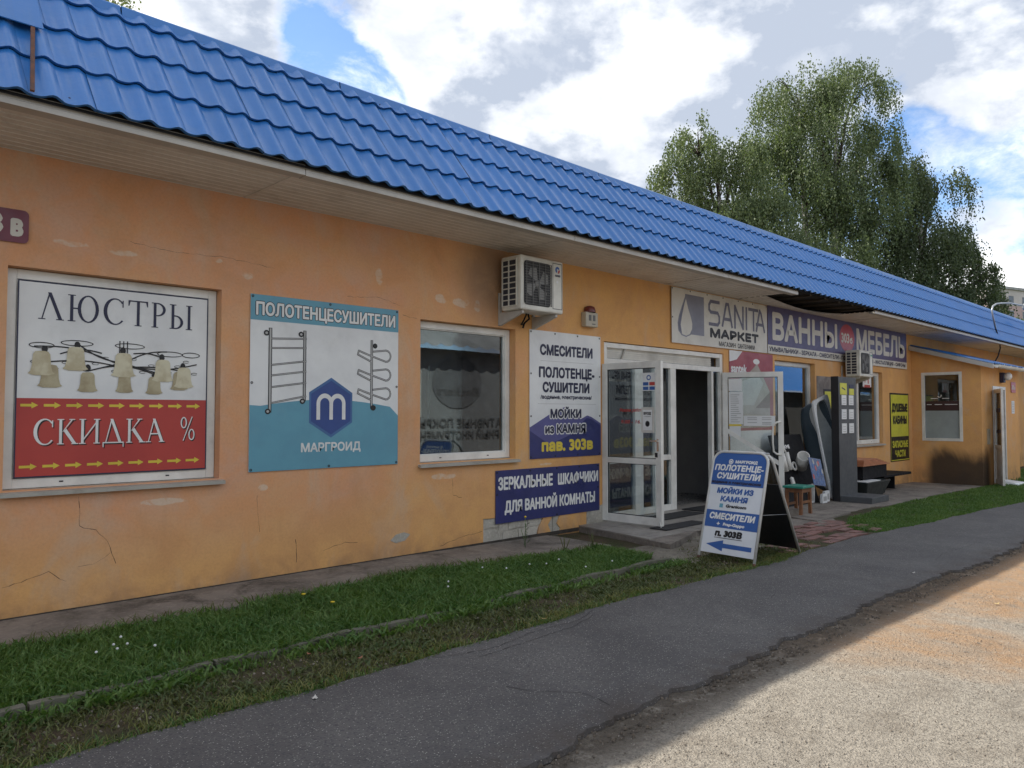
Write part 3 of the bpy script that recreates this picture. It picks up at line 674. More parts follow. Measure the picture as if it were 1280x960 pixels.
for row in range(4):
    vs, fs, f2 = tile_geo(LENS[row])
    for c_ in list(range(-74, 0))+list(range(75, 296)):
        P = rp(.8+c_*PITCH, row*ROW); st.faces([v+P for v in vs], fs); st.faces([v+P for v in vs], f2)
st.build('roof_tiling', BLUE, B, kind='stuff')
# underlay and ridge cap; underlay takes the near-black void shade
m_ = MB(); m_.poly([rp(-14, .0, -.012), rp(60, .0, -.012), rp(60, 1.45, -.012), rp(-14, 1.45, -.012)]); m_.build('roof_underlay', DARK, B)
x_ = -14.
while x_ < 60:
    L_ = 1.99; m_ = MB(); dz = random.uniform(0, .003)
    cb = lambda xx: rp(xx, 1.455, .052+dz)+Vector((0, -.028, -.115)); ct = lambda xx: rp(xx, 1.455, .052+dz)
    m_.poly([cb(x_), cb(x_+L_), ct(x_+L_), ct(x_)]); m_.poly([ct(x_), ct(x_+L_), rp(x_+L_, 1.47, .05+dz), rp(x_, 1.47, .05+dz)])
    m_.poly([rp(x_, 1.47, .050+dz), rp(x_+L_, 1.47, .050+dz), rp(x_+L_, 1.47, .05+dz)+Vector((0, .30, -.06)), rp(x_, 1.47, .05+dz)+Vector((0, .30, -.06))])
    m_.poly([cb(x_+L_), cb(x_), cb(x_)+Vector((0, .02, .004)), cb(x_+L_)+Vector((0, .02, .004))])
    m_.build('ridge_cap', BLUE, B); x_ += 2.0
m_ = MB(); m_.box(-14, 60, .08, .12, 4.2, 4.72); m_.build('parapet_back', SLATE, B)
# flat patch panel and rusty strap at the left end of the view
m_ = MB(); m_.hexa([rp(.35, .735, .068), rp(1.365, .735, .068), rp(1.365, 1.44, .068), rp(.35, 1.44, .068), rp(.35, .735, .076), rp(1.365, .735, .076), rp(1.365, 1.44, .076), rp(.35, 1.44, .076)])
m_.build('roof_patch_panel', BLUE, B)
m_ = MB(); m_.hexa([rp(1.20, -.01, .055), rp(1.225, -.01, .055), rp(1.315, .75, .055), rp(1.29, .75, .055), rp(1.20, -.01, .07), rp(1.225, -.01, .07), rp(1.315, .75, .07), rp(1.29, .75, .07)]); m_.build('rusty_strap', RUST, B)
# roof screws
m_ = MB()
for row in range(4):
    for c_ in range(-3, 75, 3):
        x_ = .8+(c_+(row*2) % 3)*PITCH+.045; m_.lathe(rp(x_, row*ROW+.05+.03*math.sin(c_*7), .02), [(.008, 0), (.008, .006), (.001, .008)], 6, RN)
m_.build('roof_screw', mat('screw_head', (.03, .05, .12), .5), B)

# ---- soffit: grooved vinyl panels 1.02 m deep
def soffit_panel(x0, x1, y0, y1, z=3.555, sag=lambda x, y: 0., name='soffit_panel'):
    m_ = MB(); n = max(1, int(round((y1-y0)/.1))); w_ = (y1-y0)/n; nx = max(1, int((x1-x0)/.35))
    for j in range(n):
        a = y0+j*w_
        for (p0, p1, z0, z1) in ((a, a+w_-.018, 0, 0), (a+w_-.018, a+w_-.014, 0, .012), (a+w_-.014, a+w_-.004, .012, .012), (a+w_-.004, a+w_, .012, 0)):
            for i in range(nx):
                xa = x0+(x1-x0)*i/nx; xb = x0+(x1-x0)*(i+1)/nx
                m_.poly([(xa, p1, z+z1-sag(xa, p1)), (xb, p1, z+z1-sag(xb, p1)), (xb, p0, z+z0-sag(xb, p0)), (xa, p0, z+z0-sag(xa, p0))])
    # top skin so that it has thickness
    m_.build(name, SOFF, B)
xs_ = [-13.8+3.4*i for i in range(22)]
def sagf(x, y): return .0
for i in range(21):
    a, b = xs_[i], xs_[i+1]-.012
    if b < 12.0 or a > 15.6: soffit_panel(a, b, -1.0, -.004, 3.555-random.uniform(0, .004))
    else:
        soffit_panel(a, min(b, 12.2), -1.0, -.004) if a < 12.1 else None
soffit_panel(12.21, 15.56, -.55, -.004, 3.553, lambda x, y: .10*math.sin(math.pi*min(1, max(0, (x-12.2)/3.36)))*max(0, (-y)/.55)**1.5)
soffit_panel(15.58, 16.79, -1.0, -.004, 3.553)
m_ = MB()
for x_ in xs_[3:14]:
    if 12.3 < x_ < 15.5: continue
    m_.box(x_-.022, x_+.012, -1.0, -.01, 3.545, 3.5505)
m_.build('soffit_joint_strip', SOFF, B)
# near-black sheet paints the shade of the space above the soffit; rafters
m_ = MB(); m_.poly([(-14, -1.0, 3.60), (60, -1.0, 3.60), (60, 0, 3.62), (-14, 0, 3.62)]); m_.build('roof_void_shade', DARK, B)
for i in range(6): m_ = MB(); m_.box(12.3+i*.6, 12.35+i*.6, -1.02, -.02, 3.565, 3.598); m_.build('rafter', mat('old_timber', (.05, .04, .03), .9), B)
# eave trim in lengths; missing over the sagging section
def trim(x0, x1, dz=0.):
    m_ = MB(); m_.box(x0, x1, -1.10, -.985, 3.515+dz, 3.55+dz); m_.box(x0, x1, -1.098, -1.075, 3.552+dz, 3.60+dz); m_.build('eave_trim', TRIM, B)
for i in range(21):
    a, b = xs_[i], xs_[i+1]-.006
    if a < 12.3 < b: trim(a, 12.25, 0)
    elif a > 12 and b < 15.7: continue
    elif a < 15.6 < b: trim(15.6, b)
    else: trim(a, b, random.uniform(-.003, .003))


# ---- windows
def window(x0, x1, z0, z1, y=.10, fw=.075, mull=(), sill=True, glass=GLASS, split=None):
    F_ = Fr((x0, y, z0)); W_, H_ = x1-x0, z1-z0; m_ = MB()
    m_.fbox(F_, 0, fw, 0, H_, 0, .06); m_.fbox(F_, W_-fw, W_, 0, H_, 0, .06); m_.fbox(F_, fw, W_-fw, 0, fw, 0, .058); m_.fbox(F_, fw, W_-fw, H_-fw, H_, 0, .058)
    for mx_ in mull: m_.fbox(F_, mx_-.03, mx_+.03, fw, H_-fw, 0, .055)
    # glazing bead
    for (a0, a1, b0, b1) in ((fw, fw+.012, fw, H_-fw), (W_-fw-.012, W_-fw, fw, H_-fw), (fw+.012, W_-fw-.012, fw, fw+.012), (fw+.012, W_-fw-.012, H_-fw-.012, H_-fw)):
        m_.fbox(F_, a0, a1, b0, b1, .005, .045)
    fr = m_.build('window', PVC, B, bevel=.004)
    g_ = MB(); g_.fbox(F_, fw, W_-fw, fw, H_-fw, .012, .018); g_.build('pane', glass, fr)
    h_ = MB()
    for a in (.25, .75): h_.fbox(F_, W_*a-.015, W_*a+.015, fw*.45, fw*.6, .058, .0595)
    h_.build('drain_slot', INKK, fr)
    if sill:
        s_ = MB(); s_.hexa([(x0-.03, -.055, z0-.052), (x1+.04, -.055, z0-.052), (x1+.04, y-.06, z0-.03), (x0-.03, y-.06, z0-.03), (x0-.03, -.055, z0-.022), (x1+.04, -.055, z0-.022), (x1+.04, y-.06, z0-.002), (x0-.03, y-.06, z0-.002)])
        s_.build('sill', SILL, fr)
    return fr
window(1.345, 2.985, .975, 2.665, y=.16)
window(5.255, 6.735, 1.005, 2.595, y=.16)
window(13.605, 15.32, .36, 2.555, y=.15, sill=False)
window(17.0, 18.99, .86, 2.515, y=.14, mull=(.75,))
window(24.72, 25.88, .92, 2.19, y=.14)
# drain-hole caps on the wide frame above window one are tiny; outer joint shadow kept by the reveal

# ---- entrance: frame, transom, sidelight, leaves
F0 = Fr((8.5, .10, .055)); ent = MB(); H = 2.505; W = 3.25
for a0, a1 in ((0, .09), (W-.36, W-.30), (W-.09, W), (.75, .95), (1.25, 1.45), (1.68, 1.83)): ent.fbox(F0, a0, a1, 0, 2.20, 0, .08)
ent.fbox(F0, 0, .09, 2.2, H, 0, .08); ent.fbox(F0, W-.09, W, 2.2, H, 0, .08)
ent.fbox(F0, .09, W-.09, 2.20, 2.28, 0, .079); ent.fbox(F0, .09, W-.09, H-.07, H, 0, .079); 
for a0, a1 in ((.09, .75), (.95, 1.25), (1.45, 1.68)): ent.fbox(F0, a0, a1, 0, .09, 0, .078); ent.fbox(F0, a0, a1, .78, .86, 0, .078)
ent.fbox(F0, W-.30, W-.09, .0, .1, 0, .077)
ef = ent.build('entrance_frame', PVC, B, bevel=.004)
for a0, a1, b0, b1 in ((.09, .75, .86, 2.20), (.09, .75, .09, .78), (.95, 1.25, .86, 2.2), (.95, 1.25, .09, .78), (1.45, 1.68, .86, 2.2), (1.45, 1.68, .09, .78), (W-.30, W-.09, .1, 2.2)):
    g_ = MB(); g_.fbox(F0, a0, a1, b0, b1, .03, .036); g_.build('pane', GLASSD, ef)
for k in range(5):   # raised white shutter slats in the transom
    m_ = MB(); m_.hexa([(8.60, .075, 2.345+k*.031), (11.45, .075, 2.345+k*.031), (11.45, .095, 2.345+k*.031), (8.60, .095, 2.345+k*.031), (8.60, .060, 2.372+k*.031), (11.45, .060, 2.372+k*.031), (11.45, .08, 2.372+k*.031), (8.60, .08, 2.372+k*.031)])
    m_.build('shutter_slat', PVC, ef)
m_ = MB(); m_.hexa([(8.95, .04, 2.34), (8.98, .04, 2.34), (8.98, .058, 2.34), (8.95, .058, 2.34), (9.03, .04, 2.49), (9.06, .04, 2.49), (9.06, .058, 2.49), (9.03, .058, 2.49)]); m_.build('shutter_strap', SILL, ef)

def leaf(o, u, w_, h_, diag=False, mid=.80, fw=.085, handle=None):
    u = Vector(u).normalized(); n = Vector((u.y, -u.x, 0)); F_ = Fr(o, u, (0, 0, 1), n); m_ = MB()
    m_.fbox(F_, 0, fw, 0, h_, -.03, .03); m_.fbox(F_, w_-fw, w_, 0, h_, -.03, .03)
    m_.fbox(F_, fw, w_-fw, 0, fw+.02, -.029, .029); m_.fbox(F_, fw, w_-fw, h_-fw, h_, -.029, .029)
    if mid: m_.fbox(F_, fw, w_-fw, mid, mid+.075, -.028, .028)
    d_ = m_.build('door', PVC, B, bevel=.004)
    for b0, b1 in (((fw+.02, mid), (mid+.075, h_-fw)) if mid else ((fw+.02, h_-fw),)):
        g_ = MB(); g_.fbox(F_, fw, w_-fw, b0, b1, -.004, .004); g_.build('pane', GLASSD, d_)
        g_ = MB()
        for s_ in (-.012, .0045):
            for (a0, a1, c0, c1) in ((fw, fw+.008, b0, b1), (w_-fw-.008, w_-fw, b0, b1), (fw, w_-fw, b0, b0+.008), (fw, w_-fw, b1-.008, b1)): g_.fbox(F_, a0, a1, c0, c1, s_, s_+.007)
        g_.build('glazing_seal', INKK, d_)
    m_ = MB()
    for b in (.25, 1.1, h_-.3): m_.tube([F_.p(-.012, b, .0), F_.p(-.012, b+.09, .0)], .011, 8)
    m_.build('hinge', PVC2, d_)
    return d_, F_
dl, FL = leaf((8.47, -.005, .075), (.03, -.96, 0), .96, 2.17)
# handle, lock plate, stickers on left leaf (seen side is -X: frame normal points to -X)
print('leaf normal', FL.n)
sgn = 1 if FL.n.x < 0 else -1
def LB(m_, a0, a1, b0, b1, c0, c1): m_.fbox(FL, a0, a1, b0, b1, min(sgn*c0, sgn*c1), max(sgn*c0, sgn*c1))
m_ = MB(); LB(m_, .895, .925, .98, 1.14, .03, .036); LB(m_, .80, .92, 1.105, 1.125, .055, .07); LB(m_, .90, .92, 1.105, 1.125, .036, .055); m_.build('handle', CHROME, dl)
m_ = MB(); LB(m_, .865, .905, .90, .96, .03, .034); m_.build('lock_plate', INKK, dl)
FS = Fr(FL.p(0, 0, 0), FL.u, FL.v, FL.n*sgn)
m_ = MB(); m_.use(VINW).rect(FS, .66, .86, 1.78, 2.02, .008); m_.use(INKB).arc(FS, .76, 1.955, .035, .035, .02, .02, 0, 360, .0095)
for a, b, c in ((.67, 1.85, INKB), (.77, 1.85, REDP), (.67, 1.79, INKB), (.77, 1.79, INKB)): m_.use(c).rect(FS, a, a+.085, b, b+.045, .0095)
m_.build('card_sticker', None, dl)
m_ = MB(); m_.use(PVC2).fbox(FS, .665, .86, 1.22, 1.56, .03, .05); m_.use(VINW).rect(FS, .69, .835, 1.255, 1.525, .0515)
m_.use(INKK); txt(m_, FS, 'ВХОД', .705, 1.46, .115, .035, .003, .053); txt(m_, FS, 'свободный', .715, 1.43, .1, .014, 0, .053)
m_.ell(FS, .765, 1.34, .035, .04, .053, 10); m_.build('entry_notice', None, dl)
m_ = MB(); txt(m_, FS, 'Режим работы', .28, 1.50, .40, .045, .002, .0075, .25); txt(m_, FS, '9.00 - 16.00', .30, 1.34, .42, .05, .002, .0075, .25); m_.build('window_lettering', REDP, dl)
m_ = MB(); m_.tube([FS.p(.93, .06, .03), FS.p(.965, -.02, .05)], .008, 6); m_.build('door_stop', PVC, dl)

dr, FR = leaf((11.70, -.005, .075), (.40, -.90, 0), .97, 2.17, mid=0)
FS2 = Fr(FR.o, FR.u, FR.v, FR.n*(1 if FR.n.x < 0 else -1))
m_ = MB(); m_.tube([FS2.p(.93, .80, .03), FS2.p(.86, .81, .06), FS2.p(.81, .85, .075), FS2.p(.80, 1.0, .08), FS2.p(.80, 1.15, .08), FS2.p(.81, 1.29, .075), FS2.p(.86, 1.33, .06), FS2.p(.93, 1.34, .03)], .016, 10); m_.build('handle', PVC, dr)
m_ = MB()
m_.hexa([FS2.p(.086, 1.14, -.02), FS2.p(.884, .62, -.02), FS2.p(.884, .62, .02), FS2.p(.086, 1.14, .02), FS2.p(.086, 1.22, -.02), FS2.p(.884, .70, -.02), FS2.p(.884, .70, .02), FS2.p(.086, 1.22, .02)]); m_.build('diagonal_bar', PVC, dr)
m_ = MB(); m_.use(VINW); m_.rect(FS2, .10, .32, 1.86, 2.06, .006); m_.rect(FS2, .10, .33, 1.30, 1.84, .007); m_.use(INKG)
for k in range(14): m_.rect(FS2, .13, random.uniform(.22, .31), 1.33+k*.035, 1.342+k*.035, .0085)
m_.use(INKY).rect(FS2, .10, .30, 1.265, 1.298, .0072); m_.use(VINW).rect(FS2, .105, .29, 1.09, 1.265, .0071)
m_.use(VINW).rect(FS2, .34, .84, 1.27, 1.44, .0062); m_.use(INKG)
for a, b in ((.40, 1.40), (.40, 1.37), (.63, 1.40), (.63, 1.37), (.40, 1.32), (.63, 1.32), (.63, 1.295)): m_.rect(FS2, a, a+.15, b, b+.012, .0085)
m_.build('paper_notice', None, dr)
# ---- annex that juts out beside the yellow sign
m_ = MB()
gA = -.25
ops = [(21.98, 23.2, gA+.06, 2.24)]
am = wall_mesh(21.0, 24.6, gA-.2, 2.80, ops, .15, -1.56); m_.faces(am.v, am.f)
# side wall with window opening (plane X=21)
side = [(-1.56, gA-.2), (0, gA-.2), (0, 3.24), (-1.56, 2.80)]
wy0, wy1, wz0, wz1 = -1.15, -.23, .87, 2.58
ztop = lambda y_: 3.24+(y_)*(.44/1.56)
for a, b, c, e in ((-1.56, wy0, None, None), (wy1, 0, None, None)): m_.poly([(21, b, gA-.2), (21, a, gA-.2), (21, a, ztop(a)), (21, b, ztop(b))])
m_.poly([(21, wy1, gA-.2), (21, wy0, gA-.2), (21, wy0, wz0), (21, wy1, wz0)]); m_.poly([(21, wy1, wz1), (21, wy0, wz1), (21, wy0, ztop(wy0)), (21, wy1, ztop(wy1))])
for (a, b) in (((wy0, wz0), (wy1, wz0)), ((wy1, wz0), (wy1, wz1)), ((wy1, wz1), (wy0, wz1)), ((wy0, wz1), (wy0, wz0))):
    m_.poly([(21, a[0], a[1]), (21, b[0], b[1]), (21.1, b[0], b[1]), (21.1, a[0], a[1])])
m_.poly([(24.6, -1.56, gA-.2), (24.6, 0, gA-.2), (24.6, 0, 3.24), (24.6, -1.56, 2.8)])
m_.build('annex_wall', PLASTER, B)
FA = Fr((21.02, wy1, wz0), (0, -1, 0), (0, 0, 1), (-1, 0, 0)); ww, wh = wy1-wy0, wz1-wz0; m_ = MB()
for q in ((0, .07, 0, wh), (ww-.07, ww, 0, wh), (.07, ww-.07, 0, .07), (.07, ww-.07, wh-.07, wh)): m_.fbox(FA, *q, -.06, .028)
aw = m_.build('window', PVC, B, bevel=.004); g_ = MB(); g_.fbox(FA, .07, ww-.07, .07, wh-.07, -.03, -.024); g_.build('pane', GLASS, aw)
m_ = MB(); m_.use(mat('frosted_film', (.30, .34, .34), .5)).rect(FA, .075, ww-.075, .075, wh*.44, -.0215); m_.use(INKW)
m_.rect(FA, .20, .36, 1.05, 1.065, -.0200); m_.rect(FA, .46, .62, 1.05, 1.065, -.0200); m_.arc(FA, .40, 1.13, .05, .05, .03, .035, 200, 380, -.020, 12); m_.rect(FA, .11, .22, .9, .914, -.02); m_.rect(FA, .29, .46, .9, .914, -.02); m_.rect(FA, .52, .80, .9, .914, -.02)
m_.use(mat('dark_red_film', (.05, .02, .02), .4)).rect(FA, .075, ww-.075, wh*.44, wh*.58, -.0217); m_.build('window_film', None, aw)
m_ = MB(); m_.box(21.15, 24.5, -1.38, -.02, gA-.1, gA+.02); m_.box(21.12, 24.5, -.08, -.02, gA, 2.6); m_.build('annex_interior', INT, B)
# annex roof: profiled sheets, fascia, gutter
NXt = 19
for i in range(NXt):
    x0 = 20.88+i*.2; m_ = MB(); m_.smooth = True; P = [(0, 0), (.05, .0), (.09, .03), (.13, .03), (.17, 0), (.2, 0)]; vs = []
    for a, h_ in P: vs += [(x0+a, -1.86, 2.74+h_), (x0+a, -.005, 3.28+h_)]
    m_.faces(vs, [(2*k, 2*k+2, 2*k+3, 2*k+1) for k in range(5)]); m_.build('annex_roof_sheet', BLUE, B)
m_ = MB(); m_.hexa([(20.80, -1.86, 2.62), (20.9, -1.86, 2.62), (20.9, -.004, 3.16), (20.80, -.004, 3.16), (20.80, -1.86, 2.73), (20.9, -1.86, 2.73), (20.9, -.004, 3.27), (20.80, -.004, 3.27)]); m_.build('annex_fascia', TRIM, B)
m_ = MB(); m_.hexa([(20.9, -1.8, 2.71), (24.75, -1.8, 2.71), (24.75, -.01, 3.22), (20.9, -.01, 3.22), (20.9, -1.8, 2.735), (24.75, -1.8, 2.735), (24.75, -.01, 3.245), (20.9, -.01, 3.245)]); m_.build('annex_roof_board', SOFF, B)
m_ = MB()
n = 8; vs = []
for xg in (20.95, 24.9):
    for k in range(n+1): t = math.pi*k/n; vs.append((xg, -1.90-.065*math.cos(t), 2.71-.075*math.sin(t)))
m_.smooth = True; m_.faces(vs, [(k, k+1, n+2+k, n+1+k) for k in range(n)]); m_.smooth = False; m_.faces(vs[:n+1], [tuple(range(n+1))])
for k in range(6): m_.tube([(21.4+k*.62, -1.972, 2.73), (21.4+k*.62, -1.95, 2.66), (21.4+k*.62, -1.90, 2.63), (21.4+k*.62, -1.84, 2.66)], .010, 5)
m_.build('annex_gutter', PVC, B)
# annex door leaf ajar
Fd = Fr((21.99, -1.575, gA+.07)); m_ = MB()
m_.fbox(Fd, 0, .07, 0, 2.42, -.08, .0); m_.fbox(Fd, 1.13, 1.2, 0, 2.42, -.08, .0); m_.fbox(Fd, .07, 1.13, 2.34, 2.42, -.08, .0); m_.build('door_frame', PVC, B)
u = Vector((-.92, -.40, 0)).normalized(); Fl = Fr((22.0, -1.60, gA+.08), u, (0, 0, 1), (u.y, -u.x, 0)); m_ = MB(); w_ = .86
m_.fbox(Fl, 0, .1, 0, 2.32, -.025, .025); m_.fbox(Fl, w_-.1, w_, 0, 2.32, -.025, .025); m_.fbox(Fl, .1, w_-.1, 0, .12, -.024, .024); m_.fbox(Fl, .1, w_-.1, 2.22, 2.32, -.024, .024); m_.fbox(Fl, .1, w_-.1, .85, .95, -.024, .024)
m_.fbox(Fl, .1, w_-.1, .12, .85, -.012, .012); m_.fbox(Fl, .2, w_-.2, .22, .75, -.02, .02); ad = m_.build('annex_door', PVC, B, bevel=.004)
g_ = MB(); g_.fbox(Fl, .1, w_-.1, .95, 2.22, -.004, .004); g_.build('pane', GLASSD, ad)
m_ = MB(); m_.fbox(Fl, .2, w_-.25, 1.25, 1.32, .006, .012); m_.fbox(Fl, .2, w_-.25, 1.75, 1.85, .006, .012); m_.build('door_sticker', INKD, ad)

# ------------------------------------------------------------------ signs
def sign(name, lab, cat, x0, x1, z0, z1, m, y=-.012, th=.004, grp=None):
    o = thing(name, lab, cat, (x0, y, z0), grp); F_ = Fr((x0, y, z0)); b_ = MB(); b_.fbox(F_, 0, x1-x0, 0, z1-z0, -th, 0); b_.build('backing', m, o); return o, F_, x1-x0, z1-z0
# 1 chandelier poster filling the first window
sg, F_, w_, h_ = sign('window_poster', 'chandelier poster reading ЛЮСТРЫ and СКИДКА % filling the leftmost window', 'poster', 1.425, 2.905, 1.055, 2.585, VINW, y=.088, th=.003)
m_ = MB(); m_.rect(F_, .0, w_, 0, .615, .0012); m_.build('red_print', REDP, sg)
m_ = MB()
for (a0, a1, b0, b1) in ((0, .01, 0, h_), (w_-.01, w_, 0, h_), (.01, w_-.01, 0, .01), (.01, w_-.01, h_-.01, h_)): m_.rect(F_, a0, a1, b0, b1, .0018)
m_.build('dark_border', INKD, sg)
m_ = MB(); serif(m_, F_, 'ЛЮСТРЫ', .14, 1.235, 1.20, .215, .0025); m_.build('lettering', INKD, sg)
m_ = MB(); m_.use(INKK); serif(m_, F_, 'СКИДКА', .135, .242, .985, .20, .002, .13); serif(m_, F_, '%', 1.255, .248, .13, .21, .002)
m_.use(INKW); serif(m_, F_, 'СКИДКА', .125, .252, .985, .20, .0042, .13); serif(m_, F_, '%', 1.247, .258, .13, .21, .0042); m_.build('lettering', None, sg)
m_ = MB()
for k in range(9):
    for b in (.06, .535): arrow(m_, F_, .035+k*.158, b, .12, .05, .003)
m_.build('arrow_row', INKY, sg)
m_ = MB()
def scroll(cx, cy, rx, ry, w=.009, t0=0, t1=360, k=0): m_.arc(F_, cx, cy, rx, ry, rx-w, ry-w*.8, t0, t1, .003+k*.0001, 22)
def curv(a, b, bend, w=.010, k=0):
    pts = [(a[0]+(b[0]-a[0])*t/12, a[1]+(b[1]-a[1])*t/12+bend*math.sin(math.pi*t/12)) for t in range(13)]; m_.line(F_, pts, w, .0035+k*.0003)
for i, (a, rx) in enumerate(((.17, .09), (.42, .12), (.82, .12), (1.15, .11), (1.33, .08))): scroll(a, 1.03+(.03 if i in (1, 2) else -.02*(i > 2)), rx, .025, k=i)
for i, (a, b, bd) in enumerate((((.74, .90), (.12, 1.02), .05), ((.74, .92), (.42, 1.06), -.03), ((.78, .92), (1.12, 1.03), .03), ((.78, .90), (1.38, .93), -.04), ((.76, .88), (.20, .90), .03), ((.76, .88), (1.30, .86), .02), ((.5, .84), (1.0, .84), .05), ((.3, .97), (.6, .99), .03), ((.85, 1.0), (1.1, .97), .02), ((.7, .9), (.5, .84), .0), ((.82, .9), (1.05, .84), .0))): curv(a, b, bd, k=i)
for a in (.735, .765, .795): m_.rect(F_, a, a+.008, 1.0, 1.1, .0065)
for a, b in ((.19, 1.0), (.42, 1.045), (.50, .865), (.765, 1.02), (1.08, .98), (1.26, .91), (.765, .88), (1.02, .82)): m_.ell(F_, a, b, .022, .03, .0068, 10)
for a in range(18): scroll(.12+a*.073, .90+.06*math.sin(a*2.1), .028, .011, .005, 20, 330, a)
m_.build('chandelier_arms', INKK, sg)
m_ = MB()
def bell(cx, top, w, h, n, mm):
    pr = [(.10, 1), (.28, .97), (.36, .85), (.38, .6), (.40, .35), (.46, .12), (.56, .02)]
    m_.use(mm).fpoly(F_, [(cx-a*w, top-h+b*h) for a, b in pr]+[(cx-.3*w, top-h-.01), (cx+.3*w, top-h-.01)]+[(cx+a*w, top-h+b*h) for a, b in reversed(pr)], n)
for i, (a, t, s_, k) in enumerate(((.23, .88, .17, 1), (.50, .83, .15, 1), (.78, .82, .14, 1), (1.02, .81, .14, 1), (1.23, .86, .15, 1), (.17, .985, .18, 0), (.41, 1.03, .18, 0), (.77, 1.0, .19, 0), (1.09, .96, .18, 0), (1.27, .90, .17, 0))):
    bell(a, t, s_*.92, s_*1.0, .007+i*.0001, SHADE2 if k else SHADEM)
m_.build('lamp_shades', None, sg)

# 2 teal and white towel-rail banner
sg, F_, w_, h_ = sign('banner', 'teal and white banner reading ПОЛОТЕНЦЕСУШИТЕЛИ with two towel rails and a hexagon logo', 'banner', 3.26, 4.94, 1.01, 2.665, VINW)
m_ = MB(); m_.rect(F_, 0, w_, h_-.24, h_, .0012)
m_.fpoly(F_, [(0, 0), (w_, 0), (w_, .52)]+[(w_-w_*t/16, .58+.10*math.sin(math.pi*(t/16*.9+.05))+(-.04+.06*t/16 if 0 else 0)) for t in range(1, 16)]+[(0, .62)], .0012); m_.build('teal_print', TEAL, sg)
m_ = MB(); m_.use(INKK); txt(m_, F_, 'ПОЛОТЕНЦЕСУШИТЕЛИ', .045, h_-.20, 1.60, .135, .012, .0018); m_.use(INKW); txt(m_, F_, 'ПОЛОТЕНЦЕСУШИТЕЛИ', .052, h_-.193, 1.586, .121, .0055, .0028)
txt(m_, F_, 'МАРГРОИД', .53, .165, .68, .085, .004, .0022); m_.build('lettering', None, sg)
m_ = MB(); hx = .86; hy = .60
m_.use(mat('hex_glow', (.06, .15, .33), .5)).fpoly(F_, [(hx+.285*math.cos(R(30+60*i)), hy+.30*math.sin(R(30+60*i))) for i in range(6)], .0018)
m_.use(HEXB).fpoly(F_, [(hx+.26*math.cos(R(30+60*i)), hy+.27*math.sin(R(30+60*i))) for i in range(6)], .0022)
m_.use(INKW)
for i, (a0, a1) in enumerate(((hx-.165, hx-.125), (hx-.02, hx+.02), (hx+.125, hx+.165))): m_.rect(F_, a0, a1, hy-.12, hy+.04, .0026+i*1e-4)
for cx_ in (hx-.0725, hx+.0725): m_.arc(F_, cx_, hy+.04, .0925, .10, .0525, .055, 0, 180, .003+.0002*(cx_ > hx))
m_.build('logo', None, sg)
m_ = MB(); m_.use(INKK)
def pipe(pts, w=.026):
    m_.use(INKK); m_.line(F_, pts, w, .0018); m_.use(INKG); m_.line(F_, pts, w*.5, .0028)
for i, b in enumerate((1.25, 1.16, 1.0, .90, .79, .64)): pipe([(.215, b), (.375+.2, b+(.02 if i < 2 else .05 if i < 5 else .07))], .018)
pipe([(.20, .56), (.20, 1.34)], .036); pipe([(.56, .67), (.56, 1.34)], .034)
for a, b in ((.16, 1.30), (.52, 1.31), (.18, .56), (.54, .66)): m_.use(INKK).ell(F_, a, b, .03, .028, .0032, 9); m_.use(INKG).ell(F_, a, b, .014, .013, .0036, 8)
def loop(y0):
    pts = [(1.36, y0+.03), (1.52, y0+.05)]+[(1.52+.06*math.sin(t*math.pi/8), y0+.05-.06+.06*math.cos(t*math.pi/8)) for t in range(9)]+[(1.52, y0-.07), (1.34, y0-.02), (1.18, y0+.03), (1.17, y0-.01), (1.34, y0-.08)]
    pipe(pts, .020)
for y0 in (1.16, .96, .76): loop(y0)
pipe([(1.34, .60), (1.34, 1.30)], .030); m_.use(INKK).ell(F_, 1.38, 1.25, .03, .028, .0036, 9); m_.ell(F_, 1.36, .60, .035, .03, .0036, 9)
m_.build('towel_rail_drawing', None, sg)
eyelets(F_, [(.02, h_-.02), (w_/2, h_-.02), (w_-.02, h_-.02), (.02, h_/2), (w_-.02, h_/2), (.02, .02), (w_/2, .02), (w_-.02, .02)], sg)

# 3 mixers banner
sg, F_, w_, h_ = sign('banner', 'tall white and navy banner reading СМЕСИТЕЛИ and пав. 303в between second window and entrance', 'banner', 6.98, 8.405, .975, 2.62, VINW)
m_ = MB(); m_.use(MOUNT).fpoly(F_, [(0, .15), (w_, .15), (w_, .44), (1.22, .53), (1.13, .55), (1.02, .51), (.80, .60), (.66, .66), (.52, .62), (.36, .56), (0, .40)], .0010)
m_.use(NAVY).fpoly(F_, [(0, 0), (w_, 0), (w_, .41), (1.22, .50), (1.12, .515), (1.0, .44), (.80, .30), (.6, .24), (.36, .18), (0, .36)], .0014)
m_.build('mountain_print', None, sg)
m_ = MB(); m_.use(INKD); txt(m_, F_, 'СМЕСИТЕЛИ', .19, 1.33, 1.06, .135, .009, .002); txt(m_, F_, 'ПОЛОТЕНЦЕ-', .17, 1.04, 1.12, .135, .009, .002); txt(m_, F_, 'СУШИТЕЛИ', .24, .85, .94, .13, .009, .002)
txt(m_, F_, '/водяные, электрические/', .20, .765, 1.03, .052, .003, .002)
m_.use(INKW); txt(m_, F_, 'МОЙКИ', .37, .50, .65, .145, .019, .0022); txt(m_, F_, 'из КАМНЯ', .27, .30, .84, .145, .019, .0022)
m_.use(INKD); txt(m_, F_, 'МОЙКИ', .385, .515, .62, .115, .008, .0034); txt(m_, F_, 'из КАМНЯ', .285, .315, .81, .115, .008, .0034)
